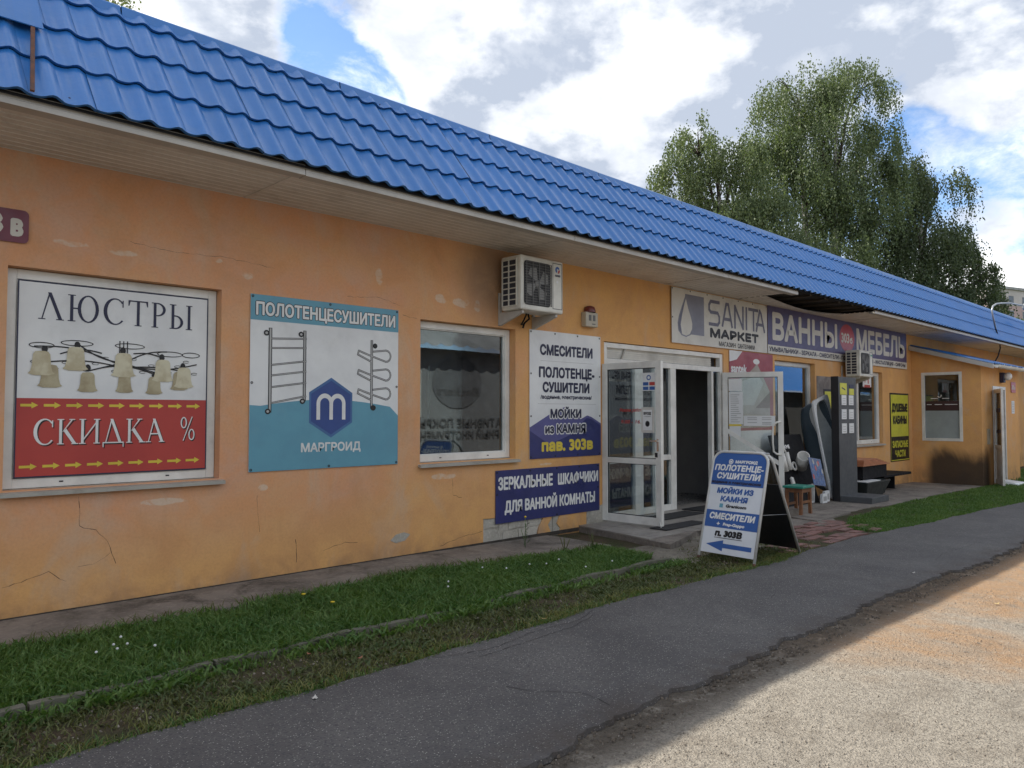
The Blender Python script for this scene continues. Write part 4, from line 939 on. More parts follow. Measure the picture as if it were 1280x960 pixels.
m_.use(INKY); txt(m_, F_, 'пав. 303в', .22, .085, 1.03, .15, .011, .0022); m_.use(INKG); m_.rect(F_, .2, 1.27, 1.255, 1.259, .0015); m_.rect(F_, .15, 1.32, .70, .704, .0015)
m_.build('lettering', None, sg)
eyelets(F_, [(.025+a*(w_-.05), h_-.025) for a in (0, .33, .66, 1)]+[(.025+a*(w_-.05), .025) for a in (0, .33, .66, 1)]+[(.025, h_*.33), (.025, h_*.66), (w_-.025, h_*.33), (w_-.025, h_*.66)], sg)
# 4 navy banner low on the wall
sg, F_, w_, h_ = sign('banner', 'low navy banner reading ЗЕРКАЛЬНЫЕ ШКАФЧИКИ ДЛЯ ВАННОЙ КОМНАТЫ left of the entrance', 'banner', 6.39, 8.37, .22, .86, NAVY)
m_ = MB(); txt(m_, F_, 'ЗЕРКАЛЬНЫЕ', .04, .40, .98, .15, .008, .002); txt(m_, F_, 'ШКАФЧИКИ', 1.12, .40, .83, .14, .008, .002); txt(m_, F_, 'ДЛЯ ВАННОЙ КОМНАТЫ', .15, .12, 1.73, .14, .008, .002); m_.build('lettering', INKW, sg)
eyelets(F_, [(.025, h_-.025), (.6, h_-.025), (1.1, h_-.02), (1.55, h_-.02), (w_-.03, h_-.025), (.025, .35), (w_-.03, .32), (1.1, .02)], sg)
# 5 sanita
sg, F_, w_, h_ = sign('banner', 'long off-white banner reading SANITA МАРКЕТ with a water drop, over the entrance', 'banner', 10.15, 13.26, 2.66, 3.535, VINO, y=-.03)
m_ = MB(); m_.use(mat('drop_grey', (.24, .25, .31), .5)).rect(F_, .38, .94, .16, .80, .0012)
dp = [(.40, .80), (.30, .62), (.20, .44), (.16, .32), (.18, .20), (.27, .13), (.40, .11), (.53, .15), (.61, .25), (.62, .35), (.57, .47), (.48, .62)]
m_.fpoly(F_, [(a*1.0, b) for a, b in dp], .0018); m_.use(VINO).fpoly(F_, [(.405+(a-.405)*.82, .11+(b-.11)*.86+.02) for a, b in dp], .0026)
m_.use(mat('drop_grey2', (.16, .17, .24), .5)).fpoly(F_, [(.40, .76), (.24, .46), (.18, .32), (.21, .21), (.28, .16), (.245, .3), (.29, .46)], .0034); m_.build('drop_logo', None, sg)
m_ = MB(); m_.use(mat('sanita_grey', (.15, .15, .21), .5))
def sl(pts): m_.line(F_, pts, .055, .002+.0006*len(m_.f) % .002)
bx = 1.10
for pts in ([(bx+.32, .76), (bx+.05, .76), (bx, .70), (bx, .62), (bx+.05, .58), (bx+.27, .58), (bx+.32, .52), (bx+.32, .43), (bx+.27, .38), (bx, .38)],
            [(bx+.42, .38), (bx+.55, .76), (bx+.62, .76), (bx+.74, .38)], [(bx+.50, .50), (bx+.70, .50)],
            [(bx+.84, .38), (bx+.84, .76), (bx+1.12, .38), (bx+1.12, .76)], [(bx+1.24, .38), (bx+1.24, .76)], [(bx+1.33, .75), (bx+1.66, .75)], [(bx+1.50, .75), (bx+1.50, .38)],
            [(bx+1.60, .38), (bx+1.73, .76), (bx+1.78, .70), (bx+1.90, .38)], [(bx+1.60, .5), (bx+1.84, .5)]): sl(pts)
m_.use(INKK); txt(m_, F_, 'МАРКЕТ', 1.12, .155, 1.66, .155, .016, .002); txt(m_, F_, 'МАГАЗИН', 1.40, .03, .56, .075, .003, .002); txt(m_, F_, 'САНТЕХНИКИ', 2.03, .03, .60, .075, .003, .002); m_.build('lettering', None, sg)
eyelets(F_, [(.02+i*.51, h_-.02) for i in range(7)]+[(.02, .4)], sg)
# 6 vanny mebel
sg, F_, w_, h_ = sign('signboard', 'long purple-blue signboard reading ВАННЫ 303б МЕБЕЛЬ with a red oval', 'sign', 13.275, 20.58, 2.66, 3.55, PURP, y=-.034)
m_ = MB(); m_.rect(F_, 0, w_, 0, .165, .0012); m_.build('white_strip', VINO, sg)
m_ = MB(); m_.use(REDP).ell(F_, 3.62, .53, .40, .30, .0015, 36); m_.build('red_oval', None, sg)
m_ = MB(); m_.use(VINO); txt(m_, F_, 'ВАННЫ', .18, .26, 2.92, .50, .026, .002); txt(m_, F_, 'МЕБЕЛЬ', 4.13, .26, 3.05, .50, .026, .002); txt(m_, F_, '303', 3.31, .42, .43, .21, .012, .0025); txt(m_, F_, 'б', 3.77, .42, .14, .13, .010, .0025)
m_.use(INKD); txt(m_, F_, 'УМЫВАЛЬНИКИ - ЗЕРКАЛА - СМЕСИТЕЛИ - ПОЛОТЕНЦЕСУШИТЕЛИ - ИНСТАЛЛЯЦИЯ - СИФОНЫ', .0+.05, .045, 7.15, .085, .006, .002); m_.build('lettering', None, sg)
# 7 red bathroom poster behind right door leaf
sg, F_, w_, h_ = sign('bathroom_poster', 'red and beige bathroom poster on the wall behind the open right door', 'poster', 11.92, 13.5, .75, 2.645, mat('poster_red', (.27, .03, .045), .4, c2=(.36, .07, .08), sc=2.5), y=-.012)
m_ = MB(); m_.use(mat('poster_beige', (.42, .38, .33), .5, c2=(.30, .26, .22), sc=1.5)).fpoly(F_, [(0, .55), (1.45, .55), (1.45, 1.2), (.98, 1.70), (.55, 1.45), (0, 1.35)], .0015)
m_.use(mat('poster_brown', (.20, .14, .11), .5)).fpoly(F_, [(.9, .9), (1.45, 1.2), (1.45, .9)], .0022); m_.use(mat('poster_pale', (.5, .49, .46), .5)).fpoly(F_, [(0, .95), (.85, .95), (1.2, 1.35), (1.0, 1.5), (.6, 1.40), (0, 1.30)], .0022)
m_.use(VINW).fpoly(F_, [(0, h_), (.45, h_), (.25, h_-.15), (0, h_-.2)], .0018); m_.ell(F_, .95, h_-.16, .12, .05, .002, 14); m_.rect(F_, 0, w_, 0, .5, .0018); txt(m_, F_, 'santek', .05, h_-.38, .55, .15, .008, .0025); m_.build('poster_print', None, sg)
# 8 yellow shower sign
sg, F_, w_, h_ = sign('sign', 'tall yellow and black sign reading ДУШЕВЫЕ КАБИНЫ ЗАПАСНЫЕ ЧАСТИ beside the annex', 'sign', 19.45, 20.72, .39, 2.05, INKK, th=.01)
m_ = MB(); m_.use(YEL).rect(F_, .04, w_-.04, .60, h_-.04, .0015)
for q in ((.02, .035, .02, .59), (w_-.035, w_-.02, .02, .59), (.035, w_-.035, .02, .04)): m_.rect(F_, *q, .0016)
m_.build('yellow_print', None, sg)
m_ = MB(); m_.use(INKK); txt(m_, F_, 'ДУШЕВЫЕ', .09, 1.20, 1.09, .20, .018, .003); txt(m_, F_, 'КАБИНЫ', .16, .90, .95, .20, .018, .003); m_.use(YEL); txt(m_, F_, 'ЗАПАСНЫЕ', .10, .33, 1.07, .16, .010, .003); txt(m_, F_, 'ЧАСТИ', .28, .10, .7, .16, .010, .003); m_.build('lettering', None, sg)
# 9 plain yellow panel and grey picture
sg, F_, w_, h_ = sign('sign', 'small plain yellow panel with a dark edge above the upright bathtub', 'sign', 15.72, 16.9, 1.25, 2.06, INKK, th=.01)
m_ = MB(); m_.rect(F_, .04, w_-.04, .04, h_-.05, .0015); m_.build('yellow_print', YEL, sg)
sg, F_, w_, h_ = sign('picture_panel', 'grey faded picture panel behind the yellow panel, under the ВАННЫ signboard', 'poster', 15.40, 16.6, 1.3, 2.32, mat('grey_picture', (.26, .23, .21), .6, c2=(.14, .12, .11), sc=4), y=-.004, th=.003)
# 10 house number plates
sg = thing('house_number_plate', 'maroon rounded house number plate reading 303В, cut by the left edge of the photo', 'plate', (.55, -.02, 2.86)); F_ = Fr((.60, -.012, 2.845)); w_, h_ = .865, .25
def rrect(w_, h_, r_, n=5): return [(cx_+r_*math.cos(R(a0+90*i/n)), cy_+r_*math.sin(R(a0+90*i/n))) for cx_, cy_, a0 in ((w_-r_, r_, -90), (w_-r_, h_-r_, 0), (r_, h_-r_, 90), (r_, r_, 180)) for i in range(n+1)]
m_ = MB(); m_.prism(rrect(w_, h_, .035), F_, 0, .008); m_.build('plate', MAROON, sg); m_ = MB(); txt(m_, F_, '303', .07, .045, .63, .175, .014, .009); txt(m_, F_, 'В', .745, .045, .085, .13, .012, .009); m_.build('lettering', CREAM, sg)
sg = thing('house_number_plate', 'small red number plate reading 303 right of the annex door', 'plate', (23.77, -1.575, 2.11)); F_ = Fr((23.77, -1.572, 2.11)); m_ = MB(); m_.prism(rrect(.46, .28, .03), F_, 0, .008); m_.build('plate', REDP, sg)
m_ = MB(); txt(m_, F_, '303', .06, .08, .24, .12, .009, .009); txt(m_, F_, 'а', .32, .08, .08, .1, .006, .009); m_.build('lettering', CREAM, sg)
m_ = MB(); m_.use(VINW).fbox(Fr((23.82, -1.562, 1.55)), 0, .3, 0, .34, 0, .004)
m_.use(INKG)
for k in range(6): m_.rect(Fr((23.82, -1.562, 1.55)), .04, .25, .05+k*.045, .065+k*.045, .0055)
tag(m_.build('opening_hours_sheet', None, None, loc=(23.82, -1.562, 1.55)), 'white paper notice under the small red number plate', 'notice')

# ------------------------------------------------------------------ air conditioners
def ac(x0, x1, z0, z1, yf, yb, lab, logo=True):
    o = thing('air_conditioner', lab, 'air conditioner', (x0, yb, z0), 'outdoor fan units on the wall'); F_ = Fr((x0, yf, z0)); W_, H_, D_ = x1-x0, z1-z0, yb-yf
    m_ = MB(); m_.box(x0, x1, yf, yb, z0, z1); m_.build('casing', ACW, o, bevel=.02)
    m_ = MB(); m_.prism([(a+.05, b+.06) for a, b in rrect(W_*.62, H_-.12, .05)], F_, -.005, .003); m_.build('fan_recess', mat('fan_dark', (.02, .02, .02), .6, c2=(.04, .04, .04)), o)
    m_ = MB(); cx_, cy_ = .05+W_*.31, H_/2
    for k in range(4):
        m_.fpoly(F_, [(cx_+r_*math.cos(R(a)), cy_+r_*math.sin(R(a))) for r_, a in ((.04, k*90), (.19, k*90+5), (.22, k*90+35), (.19, k*90+58), (.05, k*90+45))], .006)
    m_.lathe(F_.p(cx_, cy_, .004), [(.05, 0), (.05, .006), (.001, .010)], 12, F_.n); m_.build('fan_blades', mat('fan_blade', (.22, .22, .21), .5), o)
    m_ = MB()
    for k in range(17): zz_ = .075+k*(H_-.15)/16; m_.fbox(F_, .055, .045+W_*.62, zz_, zz_+.005, .012, .017)
    for k in range(5): m_.fbox(F_, .08+k*W_*.145, .088+k*W_*.145, .07, H_-.07, .010, .018)
    m_.build('grille', ACG, o)
    m_ = MB()
    for (a0, a1, b0, b1) in ((W_*.74, W_*.75, .05, H_-.03), (W_*.96, W_*.97, .05, H_-.03), (W_*.75, W_*.96, H_-.04, H_-.03), (W_*.75, W_*.96, .05, .058)): m_.fbox(F_, a0, a1, b0, b1, 0, .0025)
    m_.build('panel_joint', ACG, o)
    if logo:
        m_ = MB(); c_ = (W_*.855, H_*.83); m_.use(INKB).arc(F_, c_[0], c_[1], .04, .04, .012, .014, 20, 250, .0035, 14); m_.use(REDP).arc(F_, c_[0]+.008, c_[1]-.008, .036, .036, .008, .008, -95, 20, .0042, 10)
        m_.use(INKD); txt(m_, F_, 'GREE', W_*.79, H_*.70, .10, .024, .002, .0035, .1); m_.use(VINW); m_.ell(F_, W_*.85, H_*.60, .02, .018, .0035, 10); m_.build('logo', None, o)
    else:
        m_ = MB(); m_.rect(F_, W_*.8, W_*.95, H_*.8, H_*.85, .0035); m_.build('logo', mat('logo_green', (.03, .3, .2), .4), o)
    # finned side (faces the camera side, -X)
    FX = Fr((x0, yb, z0), (0, -1, 0), (0, 0, 1), (-1, 0, 0)); m_ = MB(); m_.fbox(FX, .03, D_*.78, .05, H_-.05, 0, .003); m_.build('coil', mat('coil_dark', (.03, .035, .05), .6), o)
    m_ = MB(); n = 8
    for k in range(n+1): zz_ = .045+k*(H_-.10)/n; m_.fbox(FX, .02, D_*.78+.01, zz_, zz_+.012, .003, .014)
    for a in (.02, D_*.39, D_*.78): m_.fbox(FX, a, a+.014, .045, H_-.04, .003, .015)
    m_.build('side_grille', ACW, o)
    for xb in (x0+.06, x1-.10):
        m_ = MB(); m_.box(xb, xb+.035, -.03, -.004, z0-.16, z0+.24); m_.hexa([(xb, yf+.04, z0-.035), (xb+.035, yf+.04, z0-.035), (xb+.035, -.03, z0-.16), (xb, -.03, z0-.16), (xb, yf+.04, z0-.004), (xb+.035, yf+.04, z0-.004), (xb+.035, -.03, z0-.004), (xb, -.03, z0-.004)]); m_.build('bracket', BRK, o)
    m_ = MB(); m_.tube([(x0+W_*.55, yb-.05, z0), (x0+W_*.56, yb-.06, z0-.06), (x0+W_*.62, -.05, z0-.10), (x0+W_*.6, -.04, z0-.16)], .012, 7); m_.tube([(x0+W_*.5, yb-.06, z0), (x0+W_*.45, yb-.05, z0-.08), (x0+W_*.55, -.05, z0-.12), (x0+W_*.66, -.03, z0-.1)], .010, 7); m_.build('hose', BLK, o)
    return o
ac(6.38, 7.13, 2.78, 3.43, -.45, -.12, 'white outdoor fan unit with sooty grille and logo, high between window and banner')
ac(16.56, 17.27, 2.335, 2.90, -.43, -.12, 'grey outdoor fan unit hanging in front of the ВАННЫ МЕБЕЛЬ signboard', False)
# alarm siren
o = thing('alarm_siren', 'small cream alarm box with a red dome lamp above the tall white banner', 'alarm', (8.0, -.01, 2.72)); F_ = Fr((8.0, -.001, 2.735)); m_ = MB(); m_.fbox(F_, 0, .26, 0, .20, 0, .09); m_.build('housing', grime_white('siren_cream', (.50, .46, .36), .4), o, bevel=.012)
m_ = MB(); m_.lathe(F_.p(.13, .20, .045), [(.085, 0), (.083, .02), (.078, .05), (.068, .075), (.04, .088), (.001, .092)], 18); m_.build('dome', mat('red_lens', (.16, .035, .03), .3), o)
m_ = MB(); m_.fbox(F_, .06, .115, .08, .16, .09, .0915); m_.fbox(F_, .145, .20, .08, .16, .09, .0915); m_.fbox(F_, .13, .2, .03, .045, .09, .0915); m_.build('slot', ACG, o)
# wall lamp on annex, meter cover
o = thing('wall_lamp', 'round white glass wall lamp under the annex gutter', 'lamp', (22.72, -1.56, 2.45)); m_ = MB(); m_.box(22.66, 22.86, -1.66, -1.562, 2.34, 2.60); m_.build('base', INKD, o, bevel=.015)
m_ = MB(); m_.lathe((22.80, -1.72, 2.50), [(.001, -.10), (.06, -.09), (.095, -.04), (.105, 0), (.09, .05), (.05, .085), (.001, .09)], 18, (0, -1, 0)); m_.build('globe', VINW, o)
m_ = MB(); F_ = Fr((21.40, -1.562, .80));
for q in ((0, .22, 0, .02), (0, .22, .36, .38), (0, .02, .02, .36), (.20, .22, .02, .36)): m_.fbox(F_, *q, 0, .02)
m_.fbox(F_, .02, .20, .02, .36, 0, .008); tag(m_.build('hatch_cover', grime_white('hatch_beige', (.45, .38, .27), .4), None, loc=(21.4, -1.562, .8)), 'small framed beige hatch low on the wall left of the annex door', 'hatch')
m_ = MB(); m_.hexa([(21.9, -2.05, -.215), (22.75, -2.15, -.215), (22.9, -1.62, -.215), (22.1, -1.60, -.215), (21.95, -2.0, -.14), (22.7, -2.08, -.16), (22.85, -1.64, -.13), (22.15, -1.62, -.10)]); tag(m_.build('door_step', VINW, None, loc=(22.3, -1.8, -.2), bevel=.015), 'white slab step at the foot of the ajar annex door', 'step')

# ------------------------------------------------------------------ A-board
A1 = Vector((7.40, -2.17, -.03)); A2 = Vector((7.33, -2.86, -.03)); At1 = Vector((7.82, -2.145, 1.12)); At2 = Vector((7.75, -2.835, 1.12))
o = thing('a_frame_sign', 'blue and white A-frame pavement board reading МАРГРОИД and п. 303В with left arrow', 'sign', (7.35, -2.5, -.03))
ua = (A2-A1).normalized(); va = ((At1+At2)/2-(A1+A2)/2).normalized(); na = ua.cross(va).normalized(); HW = (A2-A1).length; HH = ((At1+At2)/2-(A1+A2)/2).length
if na.x > 0: na = -na
FAf = Fr(A1, ua, va, na)
print('Aframe', HW, HH, na)
def loopframe(F_, W_, H_, r_, rad, z0=0.):
    pts = [(0, z0), (0, H_-r_)]+[(r_-r_*math.cos(R(a)), H_-r_+r_*math.sin(R(a))) for a in range(15, 90, 15)]+[(r_, H_), (W_-r_, H_)]+[(W_-r_+r_*math.sin(R(a)), H_-r_+r_*math.cos(R(a))) for a in range(15, 90, 15)]+[(W_, H_-r_), (W_, z0)]
    return [F_.p(a, b, 0) for a, b in pts]
m_ = MB(); m_.tube(loopframe(FAf, HW, HH, .12, .016), .016, 10); m_.build('front_frame', FRAMEW, o)
m_ = MB(); m_.tube([FAf.p(0, 0, 0), FAf.p(0, .035, 0)], .0175, 8); m_.tube([FAf.p(HW, 0, 0), FAf.p(HW, .04, 0)], .0175, 8); m_.build('rusty_foot', RUST, o)
iw0, iw1, ih0, ih1 = .012, HW-.012, .085, HH-.012
def boardpts(r_=.11): return [(iw0, ih0), (iw1, ih0), (iw1, ih1-r_)]+[(iw1-r_+r_*math.cos(R(a)), ih1-r_+r_*math.sin(R(a))) for a in range(15, 90, 15)]+[(iw1-r_, ih1), (iw0+r_, ih1)]+[(iw0+r_-r_*math.sin(R(a)), ih1-r_+r_*math.cos(R(a))) for a in range(15, 90, 15)]+[(iw0, ih1-r_)]
m_ = MB(); m_.prism(boardpts(), FAf, -.004, .004); m_.build('panel', mat('board_white', (.66, .69, .72), .4, c2=(.6, .63, .66), dirt=.2, dirtc=(.35, .34, .33)), o)
s = FAf; w0 = HW
bt = boardpts(); top = [(a, b) for a, b in bt if b > .84]
m_ = MB(); m_.fpoly(s, [(iw0+.002, .84), (iw1-.002, .84)]+[(min(max(a, iw0+.003), iw1-.003), b-.003) for a, b in top], .0052); m_.rect(s, iw0+.002, iw1-.002, .365, .555, .0052); arrow(m_, s, .07, .115, .57, .12, .0052, True); m_.build('blue_print', INKB, o)
m_ = MB(); m_.use(INKW); txt(m_, s, 'МАРГРОИД', .29, 1.095, .28, .034, .003, .0062, .12); m_.arc(s, .235, 1.112, .03, .03, .02, .02, 0, 360, .0062, 12); m_.rect(s, .222, .248, 1.10, 1.122, .0063)
txt(m_, s, 'ПОЛОТЕНЦЕ-', .035, 1.005, .62, .068, .0045, .0062, .12); txt(m_, s, 'СУШИТЕЛИ', .075, .912, .55, .068, .0045, .0062, .12); txt(m_, s, 'СМЕСИТЕЛИ', .06, .455, .57, .07, .005, .0062, .12); txt(m_, s, 'Frap-Gappo', .25, .39, .27, .034, .003, .0062, .12); m_.rect(s, .17, .21, .403, .413, .0063); m_.rect(s, .185, .195, .39, .427, .0065)
m_.use(INKD); txt(m_, s, 'водяные и электрические', .02, .858, .63, .032, .003, .0064, .12); m_.use(INKB); txt(m_, s, 'МОЙКИ ИЗ', .11, .745, .46, .062, .005, .0062, .12); txt(m_, s, 'КАМНЯ', .17, .655, .34, .062, .005, .0062, .12)
m_.use(INKK); txt(m_, s, 'п. 303В', .165, .27, .34, .07, .007, .0062, .12); m_.rect(s, .165, .515, .253, .259, .0062); txt(m_, s, 'Granicom', .25, .592, .26, .036, .003, .0062, .1); m_.use(TEAL).rect(s, .17, .215, .587, .632, .0062); m_.build('lettering', None, o)
# rear leg frame with dark panel
Bk1 = Vector((8.62, -2.10, -.045)); Bk2 = Vector((8.54, -2.79, -.045)); ub = (Bk2-Bk1).normalized(); topm = (At1+At2)/2+Vector((.03, 0, .0)); vb = (topm-(Bk1+Bk2)/2); Hb = vb.length; Fb = Fr(Bk1, ub, vb, ub.cross(vb.normalized()))
m_ = MB(); m_.tube(loopframe(Fb, (Bk2-Bk1).length, Hb, .12, .016), .016, 10); m_.build('rear_frame', FRAMEW, o)
m_ = MB(); m_.fbox(Fb, .015, (Bk2-Bk1).length-.015, .07, Hb*.70, -.004, .004); m_.build('rear_panel', mat('rear_panel_black', (.022, .023, .026), .45), o)
m_ = MB(); m_.tube([FAf.p(HW, .55, 0), Fb.p(HW, .57, 0)], .003, 5); m_.tube([FAf.p(0, .55, 0), Fb.p(0, .57, 0)], .003, 5); m_.tube([At1, At2], .01, 6); m_.build('stay_wire', STEEL, o)

# ------------------------------------------------------------------ goods in front of the shop
zg = gz(14.9)+.012
o = thing('display_stand', 'tall dark grey display stand with yellow tags and white cards, on a flat foot', 'display stand', (14.9, -.8, zg))
F_ = Fr((14.6, -.77, zg)); m_ = MB(); m_.use(STANDM).fbox(F_, .005, .84, 0, 2.36, -.13, 0); m_.build('column', STANDM, o, bevel=.004)
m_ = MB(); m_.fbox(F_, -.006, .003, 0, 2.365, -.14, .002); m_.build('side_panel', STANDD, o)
m_ = MB(); m_.fbox(F_, 0, .84, 0, .11, .003, .58); m_.build('foot', STANDM, o, bevel=.006)
m_ = MB(); m_.use(YEL).fbox(F_, .07, .38, 2.02, 2.24, 0, .006); m_.fbox(F_, .50, .72, 2.02, 2.14, 0, .006); m_.use(INKD).fbox(F_, .50, .72, 2.142, 2.22, 0, .006); m_.fpoly(F_, [(.14, 2.14), (.30, 2.10), (.30, 2.125), (.14, 2.165)], .0075); m_.build('yellow_tag', None, o)
for i in range(3):
    for j, a in enumerate((.13, .47)):
        m_ = MB(); m_.use(VINW).fbox(F_, a, a+.22, 1.28+i*.27, 1.28+i*.27+.19, 0, .008); m_.use(INKG)
        for k in range(3): m_.rect(F_, a+.04, a+.18, 1.31+i*.27+k*.045, 1.32+i*.27+k*.045, .0092)
        m_.use(INKK).rect(F_, a+.08, a+.14, 1.255+i*.27, 1.265+i*.27, .001); m_.build('price_card', None, o)

# bathtub standing on end
def bathtub(o, base, top, wdir, depth_dir, Lw=.72, dep=.42):
    a = Vector(base); b = Vector(top); L = (b-a).length; vy = (b-a).normalized(); ux = Vector(wdir).normalized(); nz_ = ux.cross(vy).normalized()
    if nz_.dot(Vector(depth_dir)) < 0: nz_ = -nz_
    n = 72
    def ringp(hw, hl, cy, d_, pw=3.2):
        out = []
        for i in range(n):
            t = 2*math.pi*i/n; c_, s_ = math.cos(t), math.sin(t); rr = (abs(c_)**pw+abs(s_)**pw)**(-1/pw)
            out.append(a+ux*(Lw/2+hw*rr*c_)+vy*(cy+hl*rr*s_)+nz_*d_)
        return out
    def skin(rs, m, name, flip=False):
        m_ = MB(); m_.smooth = True; vs = [p_ for r_ in rs for p_ in r_]; fs = []
        for i in range(len(rs)-1):
            for j in range(n):
                f = (i*n+j, i*n+(j+1) % n, (i+1)*n+(j+1) % n, (i+1)*n+j); fs.append(f if not flip else f[::-1])
        m_.faces(vs, fs); m_.poly(rs[-1]); return m_.build(name, m, o)
    hl = L/2; hw = Lw/2
    skin([ringp(hw*.86, hl*.93, hl, 0.0), ringp(hw*.84, hl*.92, hl, dep*.25), ringp(hw*.80, hl*.89, hl, dep*.6), ringp(hw*.72, hl*.83, hl, dep*.88), ringp(hw*.5, hl*.68, hl, dep)], TUBO, 'outer_shell')
    skin([ringp(hw*.865, hl*.942, hl, -.012, 4), ringp(hw*.82, hl*.90, hl, dep*.3, 3.6), ringp(hw*.76, hl*.86, hl, dep*.7, 3.2), ringp(hw*.55, hl*.7, hl, dep*.93, 2.6)], TUBG, 'inner_basin', True)
    r0, r1 = ringp(hw, hl, hl, -.014, 14), ringp(hw*.86, hl*.94, hl, -.014, 4); r2 = ringp(hw, hl, hl, .022, 14); r3 = ringp(hw*.85, hl*.92, hl, .022)
    m_ = MB()
    for A_, B_ in ((r0, r1), (r2, r0), (r3, r2)): m_.faces(A_+B_, [(j, (j+1) % n, n+(j+1) % n, n+j) for j in range(n)])
    m_.build('rim', TUBI, o)
o = thing('bathtub', 'grey-bellied bathtub standing on its end against the wall', 'bathtub', (14.8, -.5, zg))
bathtub(o, (14.66, -.585, zg+.0), (14.20, -.43, zg+1.88), (1, 0, .24), (0, 1, .1), Lw=.72, dep=.40)

# stool
zs = gz(12.2)+.012
o = thing('stool', 'small wooden stool with a green painted seat and brown legs', 'stool', (12.1, -1.15, zs)); F_ = Fr((11.78, -1.35, zs), (1, .0, 0), (0, 1, 0), (0, 0, 1))
m_ = MB(); m_.fbox(F_, -.01, .41, 0, .34, .44, .475); m_.build('seat', GREENP, o, bevel=.006)
m_ = MB(); m_.fbox(F_, .04, .38, .04, .06, .37, .44); m_.fbox(F_, .04, .38, .28, .30, .37, .44); m_.fbox(F_, .04, .06, .06, .28, .37, .44); m_.fbox(F_, .36, .38, .06, .28, .37, .44); m_.fbox(F_, .05, .37, .045, .06, .20, .24); m_.fbox(F_, .05, .37, .28, .295, .16, .2); m_.build('stretcher', WOOD, o)
for a, b in ((.03, .035), (.33, .035), (.33, .265), (.03, .265)):
    m_ = MB(); dx = -.02 if a < .2 else .02; m_.hexa([F_.p(a+dx, b, 0), F_.p(a+.045+dx, b, 0), F_.p(a+.045+dx, b+.045, 0), F_.p(a+dx, b+.045, 0), F_.p(a, b, .44), F_.p(a+.045, b, .44), F_.p(a+.045, b+.045, .44), F_.p(a, b+.045, .44)]); m_.build('leg', WOOD, o)

# black accessories display board leaning under window three
zb = gz(13.6)+.012
o = thing('accessory_display', 'black display board of shower fittings leaning under the third window', 'display board', (13.4, -.4, zb))
F_ = Fr((12.95, -.55, zb), (1, 0, 0), (0, .28, 1), (0, -1, .28)); m_ = MB(); m_.fbox(F_, 0, 1.25, 0, 1.30, -.03, 0); m_.build('board', BLK, o)
m_ = MB(); txt(m_, F_, 'IOXME', .30, 1.04, .36, .07, .005, .002); m_.build('lettering', INKW, o)
for a, b, tl in ((.18, .62, .1), (.34, .64, .05)):
    m_ = MB(); m_.tube([F_.p(a, b, .05), F_.p(a-tl*.3, b+.32, .07)], .045, 12); m_.tube([F_.p(a-tl*.3, b+.32, .06), F_.p(a-.02, b+.44, .04)], .018, 8); m_.build('shower_handset', PVC, o)
m_ = MB(); m_.lathe(F_.p(.82, .68, .03), [(.001, 0), (.11, 0), (.11, .34), (.095, .34), (.095, .02), (.001, .02)], 20, (-.62, -.45, .62)); m_.build('white_canister', PVC, o)
m_ = MB(); m_.lathe(F_.p(.52, .70, .05), [(.085, 0), (.085, .02), (.05, .02), (.05, 0), (.085, 0)], 18, F_.n); m_.build('towel_ring', PVC, o)
m_ = MB(); m_.lathe(F_.p(.30, .40, .05), [(.001, .12), (.035, .10), (.04, 0), (.03, -.1), (.001, -.12)], 10, F_.v); m_.build('white_bottle', PVC, o)
o = thing('product_poster', 'glossy blue and red product poster leaning by the stool', 'poster', (13.5, -.85, zb)); F_ = Fr((13.42, -.80, zb+.38), (1, 0, -.12), (.1, .25, 1), (0, -1, .25)); m_ = MB(); m_.fbox(F_, 0, .50, 0, .50, -.01, 0); m_.build('backing', mat('poster_dark_blue', (.03, .045, .12), .25, c2=(.06, .10, .22), sc=8), o)
m_ = MB()
for k in range(9): m_.use((REDP, INKB, INKG)[k % 3]).ell(F_, .06+.05*k, .15+.28*abs(math.sin(k*2.3)), .035, .05, .001+k*.0003, 12)
m_.build('print', None, o)
for i, (a, b, hh) in enumerate(((13.95, -.72, .17), (14.2, -.66, .2), (13.8, -.55, .34))):
    m_ = MB(); m_.use(VINW).box(a, a+.2, b, b+.05, zb, zb+hh); m_.use(INKG).rect(Fr((a, b, zb)), .03, .17, .04, hh-.05, .001)
    tag(m_.build('carton', None, None, loc=(a, b, zb), bevel=.002), ['small white carton standing on the ground nearest the stool', 'small white carton standing beside the bathtub foot', 'taller white carton behind the two small ones'][i], 'carton')
# spare wooden boards on black washstand + black basin + shelf
zw = gz(16.8)+.012
o = thing('washstand', 'black washstand carrying stacked orange-brown boards, right of the display stand', 'washstand', (16.6, -.5, zw))
m_ = MB(); m_.box(15.95, 17.25, -.68, -.12, .22, .48); m_.build('cabinet', BLK, o); m_ = MB()
for a, b in ((15.98, -.65), (17.18, -.65), (15.98, -.17), (17.18, -.17)): m_.box(a, a+.04, b, b+.04, zw, .222)
m_.build('leg', BLK, o)
for k in range(5):
    m_ = MB(); F_ = Fr((15.9, -.72+k*.012, .483+k*.024), (1, .02*k, 0), (0, 1, 0), (0, 0, 1)); m_.fbox(F_, -.03+.05*k, 1.42-.06*k, 0, .60-.03*k, 0, .020)
    tag(m_.build('board', OWOOD, None, loc=(16.5, -.5, .483+k*.024), bevel=.002), ['orange-brown board at the bottom of the stack on the washstand', 'orange-brown board second from the bottom of its stack', 'orange-brown board in the middle of its stack', 'orange-brown board second from the top of its stack', 'shortest orange-brown board on top of its stack'][k], 'board', 'boards stacked on the washstand')
o = thing('basin', 'black tapered basin with a white sheet on its rim below the washstand', 'basin', (16.4, -.6, zw)); m_ = MB()
